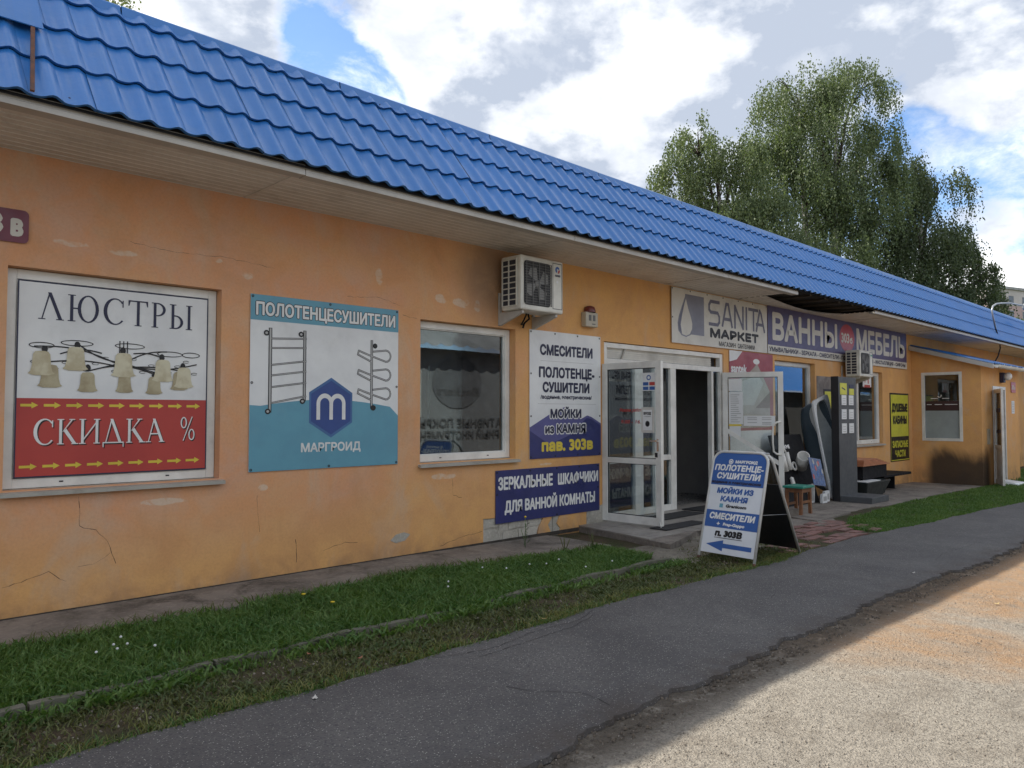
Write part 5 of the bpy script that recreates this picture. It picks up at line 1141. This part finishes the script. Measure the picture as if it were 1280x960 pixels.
q = [(15.85, -.78, zw), (16.75, -.78, zw), (16.75, -.4, zw), (15.85, -.4, zw), (15.7, -.86, zw+.31), (17.0, -.86, zw+.31), (17.0, -.35, zw+.31), (15.7, -.35, zw+.31)]
m_.hexa(q); m_.build('tub', mat('basin_black', (.02, .028, .028), .35), o, bevel=.02); m_ = MB(); m_.box(15.72, 16.45, -.84, -.5, zw+.313, zw+.328); m_.build('white_sheet', VINW, o)
o = thing('shelf_board', 'black shelf board sticking out from the washstand below the yellow sign', 'shelf', (17.9, -.4, .2)); m_ = MB(); m_.box(17.255, 18.95, -.62, -.06, .17, .225); m_.build('board', BLK, o, bevel=.006); m_ = MB(); m_.box(18.2, 18.25, -.5, -.06, zw, .169); m_.box(17.3, 17.6, -.5, -.06, zw+.02, .169); m_.build('support', BLK, o)
# price sheets on the window four mullion
m_ = MB(); m_.use(VINW)
F_ = Fr((17.0, .07, .9)); m_.rect(F_, .1, .50, .08, .40, .02); m_.rect(F_, .1, .5, .48, .95, .02); tag(m_.build('price_sheet', None, None, loc=(17, .07, .9)), 'white price sheets stuck on the fourth window behind the display stand', 'notice')
m_ = MB(); F_ = Fr((17.0, .07, .9)); m_.use(VINW).rect(F_, .95, 1.45, 1.25, 1.52, .02); m_.use(REDP); m_.rect(F_, 1.06, 1.10, 1.36, 1.42, .0215); m_.rect(F_, 1.24, 1.30, 1.34, 1.44, .0215); m_.rect(F_, 1.04, 1.38, 1.265, 1.31, .0215)
for q in ((.95, 1.45, 1.25, 1.265), (.95, 1.45, 1.505, 1.52)): m_.rect(F_, *q, .0215)
tag(m_.build('sticker', None, None, loc=(17, .07, .9)), 'white sticker with red lettering in the top of the fourth window', 'sticker')

# ------------------------------------------------------------------ things seen through glass
o = thing('towel_rail_display', 'row of white vertical towel rail tubes inside the second window', 'display', (5.6, .5, 1.0))
for a, b0, b1 in ((5.55, 1.45, 2.1), (6.05, 1.4, 2.3), (6.22, 1.45, 2.3), (6.5, 1.5, 2.25), (6.62, 1.4, 2.35)):
    m_ = MB(); m_.tube([(a-.02, .20, b0-.1), (a-.02, .20, b1)], .013, 8); m_.build('tube', PVC, o)
m_ = MB(); m_.tube([(5.85, .21, 1.40), (6.1, .21, 1.40), (6.25, .21, 1.34), (6.3, .21, 1.25)], .014, 8); m_.build('spout_tube', PVC, o)
def toilet(x, y, z, lab, s=1.0):
    o = thing('toilet', lab, 'toilet', (x, y, z)); m_ = MB()
    m_.lathe((x, y, z), [(.11*s, 0), (.10*s, .12*s), (.12*s, .22*s), (.19*s, .34*s), (.20*s, .40*s), (.13*s, .40*s), (.10*s, .30*s), (.001, .26*s)], 20); m_.build('bowl', PVC, o)
    m_ = MB(); m_.box(x-.18*s, x+.18*s, y+.16*s, y+.32*s, z+.36*s, z+.75*s); m_.build('cistern', PVC, o, bevel=.02*s)
toilet(10.95, 1.25, .06, 'white toilet standing in the shade of the open doorway')
toilet(6.4, .50, .72, 'white toilet behind the lower right corner of the second window', .9)
m_ = MB(); m_.box(5.3, 7.4, .45, 1.0, .06, .74); tag(m_.build('display_plinth', mat('plinth_navy', (.03, .035, .08), .6), None, loc=(6.2, .7, .06), bevel=.01), 'dark display plinth inside the second window', 'plinth')
o = thing('goods_shelf', 'shelf of packaged goods inside the glazing left of the doorway', 'shelf', (9.2, 1.0, .06))
m_ = MB(); m_.box(8.6, 9.8, 1.0, 1.04, .06, 2.1)
for z_ in (.35, .75, 1.15, 1.6, 2.05): m_.box(8.6, 9.8, .65, 1.0, z_, z_+.025)
m_.build('rack', PVC2, o); m_ = MB(); random.seed(3)
for z_ in (.377, .777, 1.177, 1.627):
    x_ = 8.63
    while x_ < 9.65:
        w_ = random.uniform(.06, .16); m_.use((REDP, INKY, VINW, INKB, WOOD, BLK)[random.randrange(6)]).box(x_, x_+w_, .68, .9, z_, z_+random.uniform(.12, .26)); x_ += w_+.01
m_.build('packages', None, o)

# ------------------------------------------------------------------ bent pipe lamp above the annex
o = thing('street_lamp', 'bent grey pipe lamp arm rising from the annex roof', 'lamp', (24.6, -1.0, 3.0))
P = [(24.7, -1, 3.0), (25.05, -1, 3.18), (25.3, -1, 3.42), (25.22, -1, 3.65), (24.85, -1, 3.95), (24.60, -1, 4.25), (24.5, -1, 4.42), (24.62, -1, 4.56), (25.0, -1, 4.66), (25.6, -1, 4.74), (26.6, -1, 4.84), (28.4, -1, 4.93)]
m_ = MB(); m_.tube(P[:5], .018, 8); m_.build('cable', BLK, o); m_ = MB(); m_.tube(P[4:], .024, 10); m_.build('pipe', STEEL, o)
m_ = MB(); m_.lathe((28.7, -1, 4.93), [(.001, .4), (.09, .34), (.12, .1), (.12, -.2), (.06, -.32), (.001, -.34)], 12, (1, 0, .05)); m_.build('lamp_head', STEEL, o)

# ------------------------------------------------------------------ pink apartment block far away
def VP(u, d):    # point at view depth d straight along image column u (camera heading 45.3 deg)
    lat = (u-640)/960*d; return (.7030*d+.7112*lat, -6.758+.7112*d-.7030*lat)
bx, by = VP(1237, 150)
o = thing('apartment_building', 'distant pink panel apartment block behind the right-hand birches', 'building', (bx, by, -1))
fu = Vector((.95, -.31, 0)).normalized(); F_ = Fr((bx, by, -1), fu, (0, 0, 1), (fu.y, -fu.x, 0)); Wd, Hd = 48, 27.4
m_ = MB(); m_.fbox(F_, 0, Wd, 0, Hd-3.2, -13, 0); m_.build('wall', PINK, o); m_ = MB(); m_.fbox(F_, -.05, Wd, Hd-3.19, Hd, -13, .05); m_.build('upper_wall', PINKW, o); m_ = MB(); m_.fbox(F_, -.4, Wd+.4, Hd, Hd+.5, -13.4, .4); m_.build('roof', SLATE, o)
wm_ = MB(); FF = Fr((0, 0, 0), fu, (0, 0, 1), (fu.y, -fu.x, 0)); wm_.fbox(FF, 0, 1.6, 0, 1.5, -.02, .08)
wob_ = None
for i in range(10):
    for j in range(9):
        if wob_ is None:
            q = MB(); q.use(PINKW).fbox(Fr(F_.p(2.3, 1.4, 0), fu, (0, 0, 1), F_.n), -.1, 1.7, -.1, 1.6, -.02, .05); q.use(mat('far_window', (.08, .10, .13), .2)).fbox(Fr(F_.p(2.3, 1.4, 0), fu, (0, 0, 1), F_.n), 0, 1.6, 0, 1.5, .051, .07)
            wob_ = q.build('window', None, o); base_l = wob_.location.copy()
        else:
            c = wob_.copy(); COL.objects.link(c); c.parent = o; c.location = base_l+fu*(i*4.6)+Vector((0, 0, j*2.9))

# ------------------------------------------------------------------ building opposite (seen mirrored in the glass)
o = thing('shop_row', 'low grey shop row across the yard, seen only mirrored in the windows', 'building', (15, -10, 0))
m_ = MB(); m_.box(-6, 27.5, -16, -10, -.6, 3.4); m_.build('wall', GREYF, o)
m_ = MB(); vs = []
nn = 215
for i in range(nn+1): xx = -6.5+i*.16; h_ = .045*math.sin(i*math.pi*.66); vs += [(xx, -9.4, 3.45+h_), (xx, -13, 5.0+h_)]
m_.smooth = True; m_.faces(vs, [(2*i+1, 2*i+3, 2*i+2, 2*i) for i in range(nn)]); m_.build('roof', SLATE, o)
for xx in (4, 8.5, 11.7, 16.8, 21):
    m_ = MB(); m_.box(xx, xx+1.5, -9.99, -9.95, 1.5, 2.7); wo = m_.build('window', mat('dark_pane', (.03, .03, .035), .15), o); m_ = MB(); m_.box(xx-.06, xx+1.56, -9.995, -9.97, 1.44, 2.76); m_.build('frame', PVC2, wo)
m_ = MB(); Fo = Fr((16.6, -9.98, 0), (-1, 0, 0), (0, 0, 1), (0, 1, 0)); txt(m_, Fo, 'Beckers', 1.2, 2.05, 1.6, .27, .015, .01); txt(m_, Fo, 'ДЕКОРАТИВНЫЕ ПОКРЫТИЯ', -1.0, 1.15, 5.2, .24, .012, .012); txt(m_, Fo, 'МАЛЯРНЫЙ ИНСТРУМЕНТ', -.6, .8, 4.2, .24, .012, .012); m_.build('lettering', mat('faded_ink', (.10, .10, .10), .7), o)
m_ = MB(); m_.ell(Fo, 2.0, 2.45, .95, .75, .008); m_.build('arch_print', mat('arch_grey', (.15, .155, .16), .7), o)
o = thing('shed_row', 'low dark shed row with a blue roof across the yard, mirrored in the third window', 'building', (40, -10, -.3))
m_ = MB(); m_.box(28.6, 64, -16, -10, -.8, 2.6); m_.build('wall', mat('dark_shed_wall', (.05, .048, .045), .8), o)
m_ = MB(); vs = []
for i in range(236): xx = 28.3+i*.153; h_ = .03*math.sin(i*math.pi*.66); vs += [(xx, -9.3, 2.62+h_), (xx, -13.5, 4.9+h_)]
m_.smooth = True; m_.faces(vs, [(2*i+1, 2*i+3, 2*i+2, 2*i) for i in range(235)]); m_.build('roof', BLUE, o)

# ------------------------------------------------------------------ trees
def leafmesh(name, P, size, m, parent, droop=0.6):
    n = len(P); P = np.asarray(P); ang = rng.uniform(0, 2*np.pi, n); tilt = rng.uniform(-.9, .9, n)
    d = np.stack([np.cos(ang)*(1-droop), np.sin(ang)*(1-droop), -np.full(n, droop)-rng.uniform(0, .5, n)], 1); d /= np.linalg.norm(d, axis=1)[:, None]
    r_ = rng.normal(size=(n, 3)); s_ = np.cross(d, r_); s_ /= np.linalg.norm(s_, axis=1)[:, None]+1e-9
    L = size*rng.uniform(.6, 1.35, n)[:, None]; Wd = L*.36
    V = np.empty((n, 4, 3)); V[:, 0] = P; V[:, 1] = P+d*L*.45+s_*Wd; V[:, 2] = P+d*L; V[:, 3] = P+d*L*.45-s_*Wd
    org = np.array(wloc(parent)); V -= org
    me = bpy.data.meshes.new(name); me.vertices.add(4*n); me.vertices.foreach_set('co', V.reshape(-1).astype(np.float32)); me.loops.add(4*n); me.loops.foreach_set('vertex_index', np.arange(4*n, dtype=np.int32))
    me.polygons.add(n); me.polygons.foreach_set('loop_start', np.arange(0, 4*n, 4, dtype=np.int32)); me.polygons.foreach_set('loop_total', np.full(n, 4, dtype=np.int32)); me.materials.append(m); me.update(); me.validate()
    o_ = bpy.data.objects.new(name, me); COL.objects.link(o_); o_.parent = parent; return o_
FWD = np.array([.7030, .7112, 0]); LAT = np.array([.7112, -.7030, 0])
def birch(lab, u0, d0, zb, clumps, strands, size, m, seed, trunks=1, lean=0., slen=(.5, 2.0), grp='birches behind the shop'):
    """clumps: (lateral m from trunk, height, half-width, half-height, half-depth)"""
    rr = np.random.default_rng(seed); x, y = VP(u0, d0); base = np.array([x, y, zb]); o = thing('birch_tree', lab, 'tree', (x, y, zb), grp)
    ztop = max(c[1]+c[3]*.1 for c in clumps); m_ = MB()
    for k in range(trunks):
        off = (k-(trunks-1)/2)*.7; pts = []; rad = []
        for i in range(9): t = i/8; pts.append(tuple(base+LAT*(off*(1+t*1.5)+lean*t*ztop*.1+.15*math.sin(t*5+k))+FWD*(.2*math.sin(t*4+k*2))+np.array([0, 0, t*(ztop-zb)*.97]))); rad.append(.24*(1-t)**.8+.02)
        m_.tube(pts, rad, 9)
    m_.build('trunk', BARK, o); trunk_pts = pts
    bm = MB(); P = []
    vol = np.array([c[2]*c[3]*c[4] for c in clumps])**.67; vol /= vol.sum()
    for ci, (l, h, hw, hh, hd) in enumerate(clumps):
        cc = base+LAT*l+np.array([0, 0, h-zb]); ti = max(0, min(8, int((h-hh*1.1-zb)/(ztop-zb)*8))); st_ = np.array(trunk_pts[ti]); mid = (st_+cc)/2+np.array([0, 0, .6])
        bm.tube([tuple(st_), tuple(mid), tuple(cc+np.array([0, 0, hh*.1]))], [.09, .055, .015], 6)
        for k in range(5):
            q = cc+LAT*rr.uniform(-hw, hw)*.65+FWD*rr.uniform(-hd, hd)*.65+np.array([0, 0, rr.uniform(-hh*.3, hh*.35)]); bm.tube([tuple(mid*.4+cc*.6), tuple((cc+q)/2+np.array([0, 0, .3])), tuple(q)], [.035, .022, .008], 5)
        ns = int(strands*vol[ci]); sub = rr.normal(size=(max(4, ns//28), 3)); sub /= np.linalg.norm(sub, axis=1)[:, None]; sub[:, 2] = np.abs(sub[:, 2])*1.1-.25
        rad = rr.uniform(.55, 1.0, len(sub))
        for k in range(ns):
            j = rr.integers(len(sub)); v = sub[j]*rad[j]+rr.normal(size=3)*.13
            s0 = cc+LAT*v[0]*hw+FWD*v[1]*hd+np.array([0, 0, v[2]*hh]); L = rr.uniform(*slen)*(.6 if v[2] > .5 else 1); n = max(3, int(L/.075)); t = np.linspace(0, 1, n)[:, None]
            out = LAT*(v[0]*.45+rr.normal()*.08)+FWD*v[1]*.35; line = s0+out*np.sqrt(t)*min(L, .9)+np.array([0, 0, -1.])*(L*t**1.35)+rr.normal(size=(n, 3))*.045; P.append(line)
    bm.build('limb', TWIG, o); P = np.concatenate(P); leafmesh('crown', P, size, m, o); return len(P)
nl = 0
nl += birch('tallest weeping birch with a split top behind the middle of the roof', 1030, 36, -.4,
    [(-1.3, 16.4, 1.7, 2.2, 2.0), (1.7, 16.8, 1.7, 1.9, 1.8), (-.2, 14.6, 2.2, 2.4, 2.2), (-2.3, 13.6, 1.5, 1.6, 1.6), (2.6, 14.3, 1.3, 1.6, 1.5), (-.9, 11.8, 2.6, 2.4, 2.4), (1.2, 11.6, 2.2, 2.6, 2.3), (3.2, 12.8, .8, 1.4, 1.2), (0, 9.0, 3.0, 2.2, 2.6), (-2.3, 8.4, 2.2, 1.6, 2.2), (.3, 6.4, 3.0, 2.0, 2.6)], 8800, .10, LEAF, 11, 2)
nl += birch('lower broad birch left of the tallest one, behind the roof', 905, 33, -.4,
    [(-1.2, 13.2, 1.0, 1.5, 1.2), (-1.9, 11.8, 1.2, 1.4, 1.3), (.9, 12.4, 1.3, 1.6, 1.5), (-.2, 11.2, 1.9, 1.6, 1.8), (-3.2, 9.8, 1.0, 1.0, 1), (-.4, 9.8, 2.2, 1.6, 2.0), (1.9, 9.9, 1.4, 1.6, 1.6), (-2.6, 8.7, 1.5, 1.3, 1.5), (-3.7, 8.4, .9, .7, 1), (-3.2, 7.6, 1.4, 1.0, 1), (.6, 8.3, 2.4, 1.8, 2.2), (2.6, 7.8, 1.6, 1.9, 1.8), (-1.2, 7.2, 2.4, 1.5, 2.0)], 8600, .10, LEAF, 12, 1, slen=(.3, 1.3))
nl += birch('darker birch right of the tallest one with trailing right-hand boughs', 1150, 37, -.4,
    [(-.8, 12.9, 1.5, 1.6, 1.6), (1.1, 12.3, 1.3, 1.5, 1.6), (-1.8, 10.6, 1.8, 1.9, 1.8), (.2, 9.8, 2.2, 2.0, 2.2), (1.6, 9.2, 1.4, 1.7, 1.6), (-1.4, 7.9, 2.6, 2.0, 2.3), (2.5, 9.0, .8, .9, 1.0), (3.0, 8.4, .8, .6, 1.0), (3.5, 8.0, .55, .7, .8), (2.7, 7.2, 1.2, .9, 1.2), (3.6, 7.0, .5, .8, .7), (.8, 6.8, 2.2, 1.5, 2.0), (2.2, 5.9, 1.3, .9, 1.2)], 4800, .105, LEAF2, 13, 1, .3)
nl += birch('birch whose leafy edge peeks over the ridge at the top left', 95, 20, 0,
    [(0, 12.4, 1.4, 1.4, 1.6), (.5, 11.9, 1.15, 1.0, 1.4), (-1.2, 11.6, 1.3, 1.5, 1.4)], 900, .085, leaf_mat('yellowish_leaf', (.10, .14, .04), (.16, .18, .05), (.2, .2, .08), 2., .4), 14, 1, slen=(.2, .7), grp='trees peeking over the roof')  # yellowish leaves are this birch's own colour
nl += birch('small far birch left of the pink apartment block', 1222, 60, -.4, [(0, 8.6, 1.5, 1.2, 1.5), (-1.6, 8.0, 1.2, .9, 1), (.8, 7.8, .9, 1.2, 1)], 500, .17, LEAF2, 15, 1, slen=(.3, .9), grp='far trees by the apartment block')
nl += birch('small far tree in front of the pink apartment block', 1252, 62, -.4, [(0, 9.2, 1.5, 1.0, 1.4), (1.0, 8.6, 1.2, 1.2, 1.2), (-1.0, 8.0, 1.2, 1.0, 1.2)], 420, .17, LEAF2, 16, 1, slen=(.3, .8), grp='far trees by the apartment block')
print('leaves', nl)

# ------------------------------------------------------------------ grass and litter
def blades(name, XY, Z0, hgt, wid, m, lean=.6, parent=None):
    n = len(XY); a = rng.uniform(0, 2*np.pi, n); h = hgt*rng.uniform(.45, 1.25, n); b = rng.uniform(0, 2*np.pi, n); ln = h*rng.uniform(.1, lean, n)*1.3
    base = np.stack([XY[:, 0], XY[:, 1], Z0], 1); sx = np.stack([np.cos(a), np.sin(a), 0*a], 1)*(wid*rng.uniform(.6, 1.3, n))[:, None]; ld = np.stack([np.cos(b), np.sin(b), 0*b], 1)
    V = np.empty((n, 5, 3)); V[:, 0] = base-sx; V[:, 1] = base+sx; m1 = base+ld*(ln*.35)[:, None]+np.array([0, 0, 1])*(h*.6)[:, None]; V[:, 2] = m1+sx*.75; V[:, 3] = m1-sx*.75; V[:, 4] = base+ld*ln[:, None]+np.array([0, 0, 1])*(h*.92)[:, None]
    me = bpy.data.meshes.new(name); me.vertices.add(5*n); me.vertices.foreach_set('co', V.reshape(-1).astype(np.float32))
    idx = np.arange(n)[:, None]*5+np.array([0, 1, 2, 3, 3, 2, 4])[None, :]; me.loops.add(7*n); me.loops.foreach_set('vertex_index', idx.reshape(-1).astype(np.int32))
    me.polygons.add(2*n); ls = np.stack([np.arange(n)*7, np.arange(n)*7+4], 1).reshape(-1); lt = np.tile([4, 3], n); me.polygons.foreach_set('loop_start', ls.astype(np.int32)); me.polygons.foreach_set('loop_total', lt.astype(np.int32)); me.materials.append(m); me.update(); me.validate()
    o_ = bpy.data.objects.new(name, me); COL.objects.link(o_); return o_
def gzv(X): return np.where(X < 5, 0, -.012*(np.minimum(X, 45)-5))
def scatter(n, x0, x1, lo, hi, dens=None):
    X = rng.uniform(x0, x1, n); lo_ = np.array([lo(v) for v in X]); hi_ = np.array([hi(v) for v in X]); Y = lo_+(hi_-lo_)*rng.uniform(0, 1, n)
    k = np.sin(X*5.1+Y*3)+np.sin(Y*9-X*2.3)+.6*np.sin(X*17+Y*13)
    keep = np.ones(n, bool) if dens is None else rng.uniform(-2.2, 2.2, n)+dens < k+0*X if 0 else (rng.uniform(0, 1, n) < np.clip(dens+.25*k, 0, 1))
    return np.stack([X, Y], 1)[keep]
def both(name, A, hg, wd, m, lean, lab, cat): 
    o_ = blades(name, A, gzv(A[:, 0])-.003, hg, wd, m, lean); o_['kind'] = 'stuff'; o_['label'] = lab; o_['category'] = cat; return o_
gtop = lambda x: apronE(x)-.04+.03*math.sin(x*11)+.02*math.sin(x*29)
gend = lambda x: -2.13 if x < 6.4 else -2.13+.5*(x-6.4)
A = scatter(62000, .5, 7.05, gend, gtop, .8); both('grass', A, .075, .0042, GRASS, 1.0, 'thick green grass strip between the concrete apron and the kerb', 'grass')
A = scatter(15000, .5, 7.0, gend, gtop, .6); both('weeds', A, .075, .013, GRASS, 1.3, 'broad-leaved weeds among the grass strip', 'weeds')
A = scatter(26000, .3, 9.0, lambda x: edgeL(x)+.0, lambda x: -2.14, .75); both('verge_grass', A, .032, .0045, GRASSD, 1.6, 'thin trodden grass on the dirt verge beside the path', 'grass')
A = scatter(7000, .3, 8.5, lambda x: edgeL(x)-.03, lambda x: edgeL(x)+.10, .55); both('path_edge_grass', A, .036, .004, GRASS, 1.5, 'fringe of grass along the asphalt edge', 'grass')
A = scatter(5000, .5, 7, lambda x: -2.32, lambda x: -2.14, .5); both('kerb_weeds', A, .06, .011, GRASS, 1.4, 'weeds leaning over the kerb stones', 'weeds')
g2lo = lambda x: edgeL(x)-.02; g2hi = lambda x: -2.32+.45*min(1, max(0, (x-11)/1.2))+.012*max(0, x-12.2)*6
A = scatter(60000, 10.9, 24, g2lo, lambda x: min(g2hi(x), -1.60), .72); both('far_grass', A, .042, .006, GRASS, 1.0, 'green grass patch between the shop displays and the path', 'grass')
A = scatter(16000, 22.9, 42, g2lo, lambda x: -.5, .9); both('distant_grass', A, .09, .012, GRASS, 1.0, 'grass beyond the annex', 'grass')
A = scatter(5000, 7.0, 10.5, lambda x: -2.8, lambda x: -1.7, .25); both('moss_grass', A, .03, .005, GRASSD, 1.6, 'sparse moss and grass around the board and broken concrete', 'grass')
A = scatter(900, 7.6, 9.6, lambda x: -1.9, lambda x: -1.4, .3); both('porch_edge_grass', A, .05, .004, GRASSD, 1.3, 'dry grass along the edge of the tiled porch', 'grass')
A = scatter(2600, .5, 7.2, lambda x: apronE(x)-.03, lambda x: apronE(x)+.10, .5); both('apron_edge_weeds', A, .075, .005, GRASSD, 1.3, 'dry weeds creeping over the apron edge', 'weeds')
A = scatter(9000, .4, 7.0, gend, gtop, .35); both('clover_leaves', A, .06, .019, leaf_mat('clover_leaf', (.08, .19, .05), (.06, .15, .04), (.13, .25, .08), 3, .3), 1.8, 'broad clover and dandelion leaves in the grass strip', 'weeds')
A = scatter(9000, .4, 9.0, lambda x: edgeL(x)+.1, lambda x: -2.16, .35); both('verge_weeds', A, .03, .012, leaf_mat('dusty_weed', (.055, .095, .03), (.07, .08, .03), (.10, .14, .05), 3, .2), 2.2, 'dusty flat weeds on the dirt verge', 'weeds')
A = scatter(6000, .4, 9.0, lambda x: edgeL(x)-.02, lambda x: edgeL(x)+.16, .45); both('edge_dry_grass', A, .05, .0035, leaf_mat('yellow_grass', (.16, .18, .05), (.20, .19, .07), (.24, .24, .09), 3, .3), 1.5, 'yellowish grass fringe beside the asphalt', 'grass')
# flat litter: leaves, chips
def chips(name, n, area, size, m, lab, cat, thick=.2):
    mb = MB(); X = rng.uniform(area[0], area[1], n)
    for x_ in X:
        y_ = rng.uniform(area[2], area[3]); a = rng.uniform(0, 6.28); s_ = size*rng.uniform(.4, 1.5); z_ = gz(x_)+area[4]
        pts = [(x_+s_*rng.uniform(.6, 1.1)*math.cos(a+k*1.2566), y_+s_*.7*rng.uniform(.6, 1.1)*math.sin(a+k*1.2566)) for k in range(5)]; h_ = s_*thick
        vs = [(p0, p1, z_) for p0, p1 in pts]+[(x_+(p0-x_)*.6, y_+(p1-y_)*.6, z_+h_*rng.uniform(.7, 1.2)) for p0, p1 in pts]
        mb.faces(vs, [(5, 6, 7, 8, 9)]+[(k, (k+1) % 5, 5+(k+1) % 5, 5+k) for k in range(5)])
    o_ = mb.build(name, m, None, loc=(0, 0, 0)); o_['kind'] = 'stuff'; o_['label'] = lab; o_['category'] = cat; return o_
chips('verge_litter', 1500, (.3, 9, -2.86, -2.15, -.006), .009, LITTER, 'dry leaves and chips on the dirt verge', 'litter', .5)
chips('verge_stones', 900, (.3, 9, -2.86, -2.15, -.004), .009, PEB, 'small stones in the dirt verge', 'stones', .9)
chips('gravel', 9000, (1.2, 12, -7.5, -4.3, -.012), .005, PEB, 'loose gravel on the sunlit yard', 'gravel', .9)
chips('dark_gravel', 2200, (1.2, 12, -7.5, -4.35, -.012), .0045, mat('dark_stone', (.10, .08, .065), .9), 'dark chips on the sunlit yard', 'gravel', .7)
chips('edge_rubble', 1500, (1.5, 14, -4.5, -4.30, -.010), .011, mat('edge_dirt', (.09, .075, .06), .95, c2=(.16, .13, .10), sc=20), 'crumbled asphalt along the path edge', 'rubble', .8)
chips('porch_rubble', 500, (7.0, 9.6, -2.1, -1.45, .0), .016, mat('rubble_bits', (.22, .19, .15), .95, sc=20), 'crumbled concrete around the porch edge', 'rubble', .6)
def lf(x_, y_, s_, m, lab, z_=.017):
    m_ = MB(); a = random.uniform(0, 6.28); P = []
    for k in range(8): t = k/8*2*math.pi; r_ = s_*(1 if k % 2 == 0 else .75); P.append((x_+r_*math.cos(t)*math.cos(a)-.55*r_*math.sin(t)*math.sin(a), y_+r_*math.cos(t)*math.sin(a)+.55*r_*math.sin(t)*math.cos(a), gz(x_)+z_+(.010 if k in (0, 4) else .001)))
    m_.poly(P); return tag(m_.build('fallen_leaf', m, None, loc=(x_, y_, z_)), lab, 'leaf')
LY = mat('leaf_yellow', (.45, .33, .14), .8); LB_ = mat('leaf_red_brown', (.32, .12, .07), .8); LW = mat('leaf_pale', (.5, .48, .44), .8)
lf(2.2, -3.02, .03, LW, 'pale fallen leaf lying alone on the asphalt at lower left'); lf(2.75, -2.62, .025, LB_, 'reddish leaf on the dirt verge near its asphalt edge', .02); lf(4.25, -2.80, .028, LY, 'yellow leaf where the verge meets the asphalt', .02); lf(2.55, -2.35, .02, LB_, 'small orange-brown leaf close to the kerb', .03)
lf(8.2, -4.1, .03, LW, 'pale leaf at the broken path edge in shade'); lf(7.4, -5.0, .03, LY, 'yellow leaf on the sunlit orange sand', .0)
# dandelions and white clover dots
FLY = mat('dandelion_yellow', (.75, .55, .03), .6); STEM = mat('flower_stem', (.08, .16, .04), .6)
for i, (x_, y_, h_, lab) in enumerate(((3.15, -1.2, .11, 'yellow dandelion in the grass nearest the apron'), (3.2, -1.55, .10, 'yellow dandelion in the middle of the grass strip'))):
    o = thing('dandelion', lab, 'flower', (x_, y_, 0), 'dandelions in the grass'); m_ = MB(); m_.tube([(x_, y_, 0), (x_+.01, y_, h_)], .002, 5); m_.build('stem', STEM, o); m_ = MB(); m_.lathe((x_+.01, y_, h_), [(.001, -.004), (.016, .002), (.018, .008), (.001, .012)], 9); m_.build('flower_head', FLY, o)
m_ = MB()
for k in range(15): x_, y_ = (random.uniform(1.2, 2.1), random.uniform(-1.8, -1.3)) if k < 6 else (random.uniform(4.2, 6.8), random.uniform(-2.0, -1.3)); m_.lathe((x_, y_, .085), [(.001, -.006), (.009, 0), (.008, .007), (.001, .011)], 7)
o_ = m_.build('clover_flowers', VINW, None, loc=(0, 0, 0)); o_['kind'] = 'stuff'; o_['label'] = 'tiny white clover flowers dotted through the grass strip'; o_['category'] = 'flowers'
o = thing('weed_plant', 'thin weed with a yellow flower growing at the wall base below the navy banner', 'plant', (6.35, -.35, 0)); m_ = MB()
for a, b, h_ in ((0, 0, .36), (.03, .02, .28), (-.03, .01, .22)): m_.tube([(6.35, -.55, .015), (6.35+a*.6, -.55+b, h_*.6), (6.35+a*1.6, -.55+b*2, h_)], .003, 5)
m_.build('stem', STEM, o); m_ = MB()
for k in range(14): t = k/14; x_, z_ = 6.35+random.uniform(-.04, .04), .05+t*.25; m_.poly([(x_, -.55, z_), (x_+.03, -.56, z_+.012), (x_+.055, -.55, z_+.004), (x_+.03, -.54, z_-.004)])
m_.build('leaf', STEM, o); m_ = MB(); m_.lathe((6.35, -.55, .36), [(.001, -.01), (.014, 0), (.015, .01), (.001, .016)], 8); m_.build('flower_head', FLY, o)
# dark tuft growing by the wall
for i, (x_, y_, lab) in enumerate(((6.5, -1.02, 'seedy weed stalk at the right end of the apron edge'), (6.9, -1.1, 'second seedy weed stalk nearer the porch corner'))):
    m_ = MB()
    for k in range(7): a = random.uniform(-.08, .08); m_.tube([(x_, y_, 0), (x_+a, y_+random.uniform(-.05, .05), random.uniform(.12, .2))], .0025, 4)
    tag(m_.build('weed_stalk', GRASSD, None, loc=(x_, y_, 0)), lab, 'plant', 'weed stalks on the apron edge')
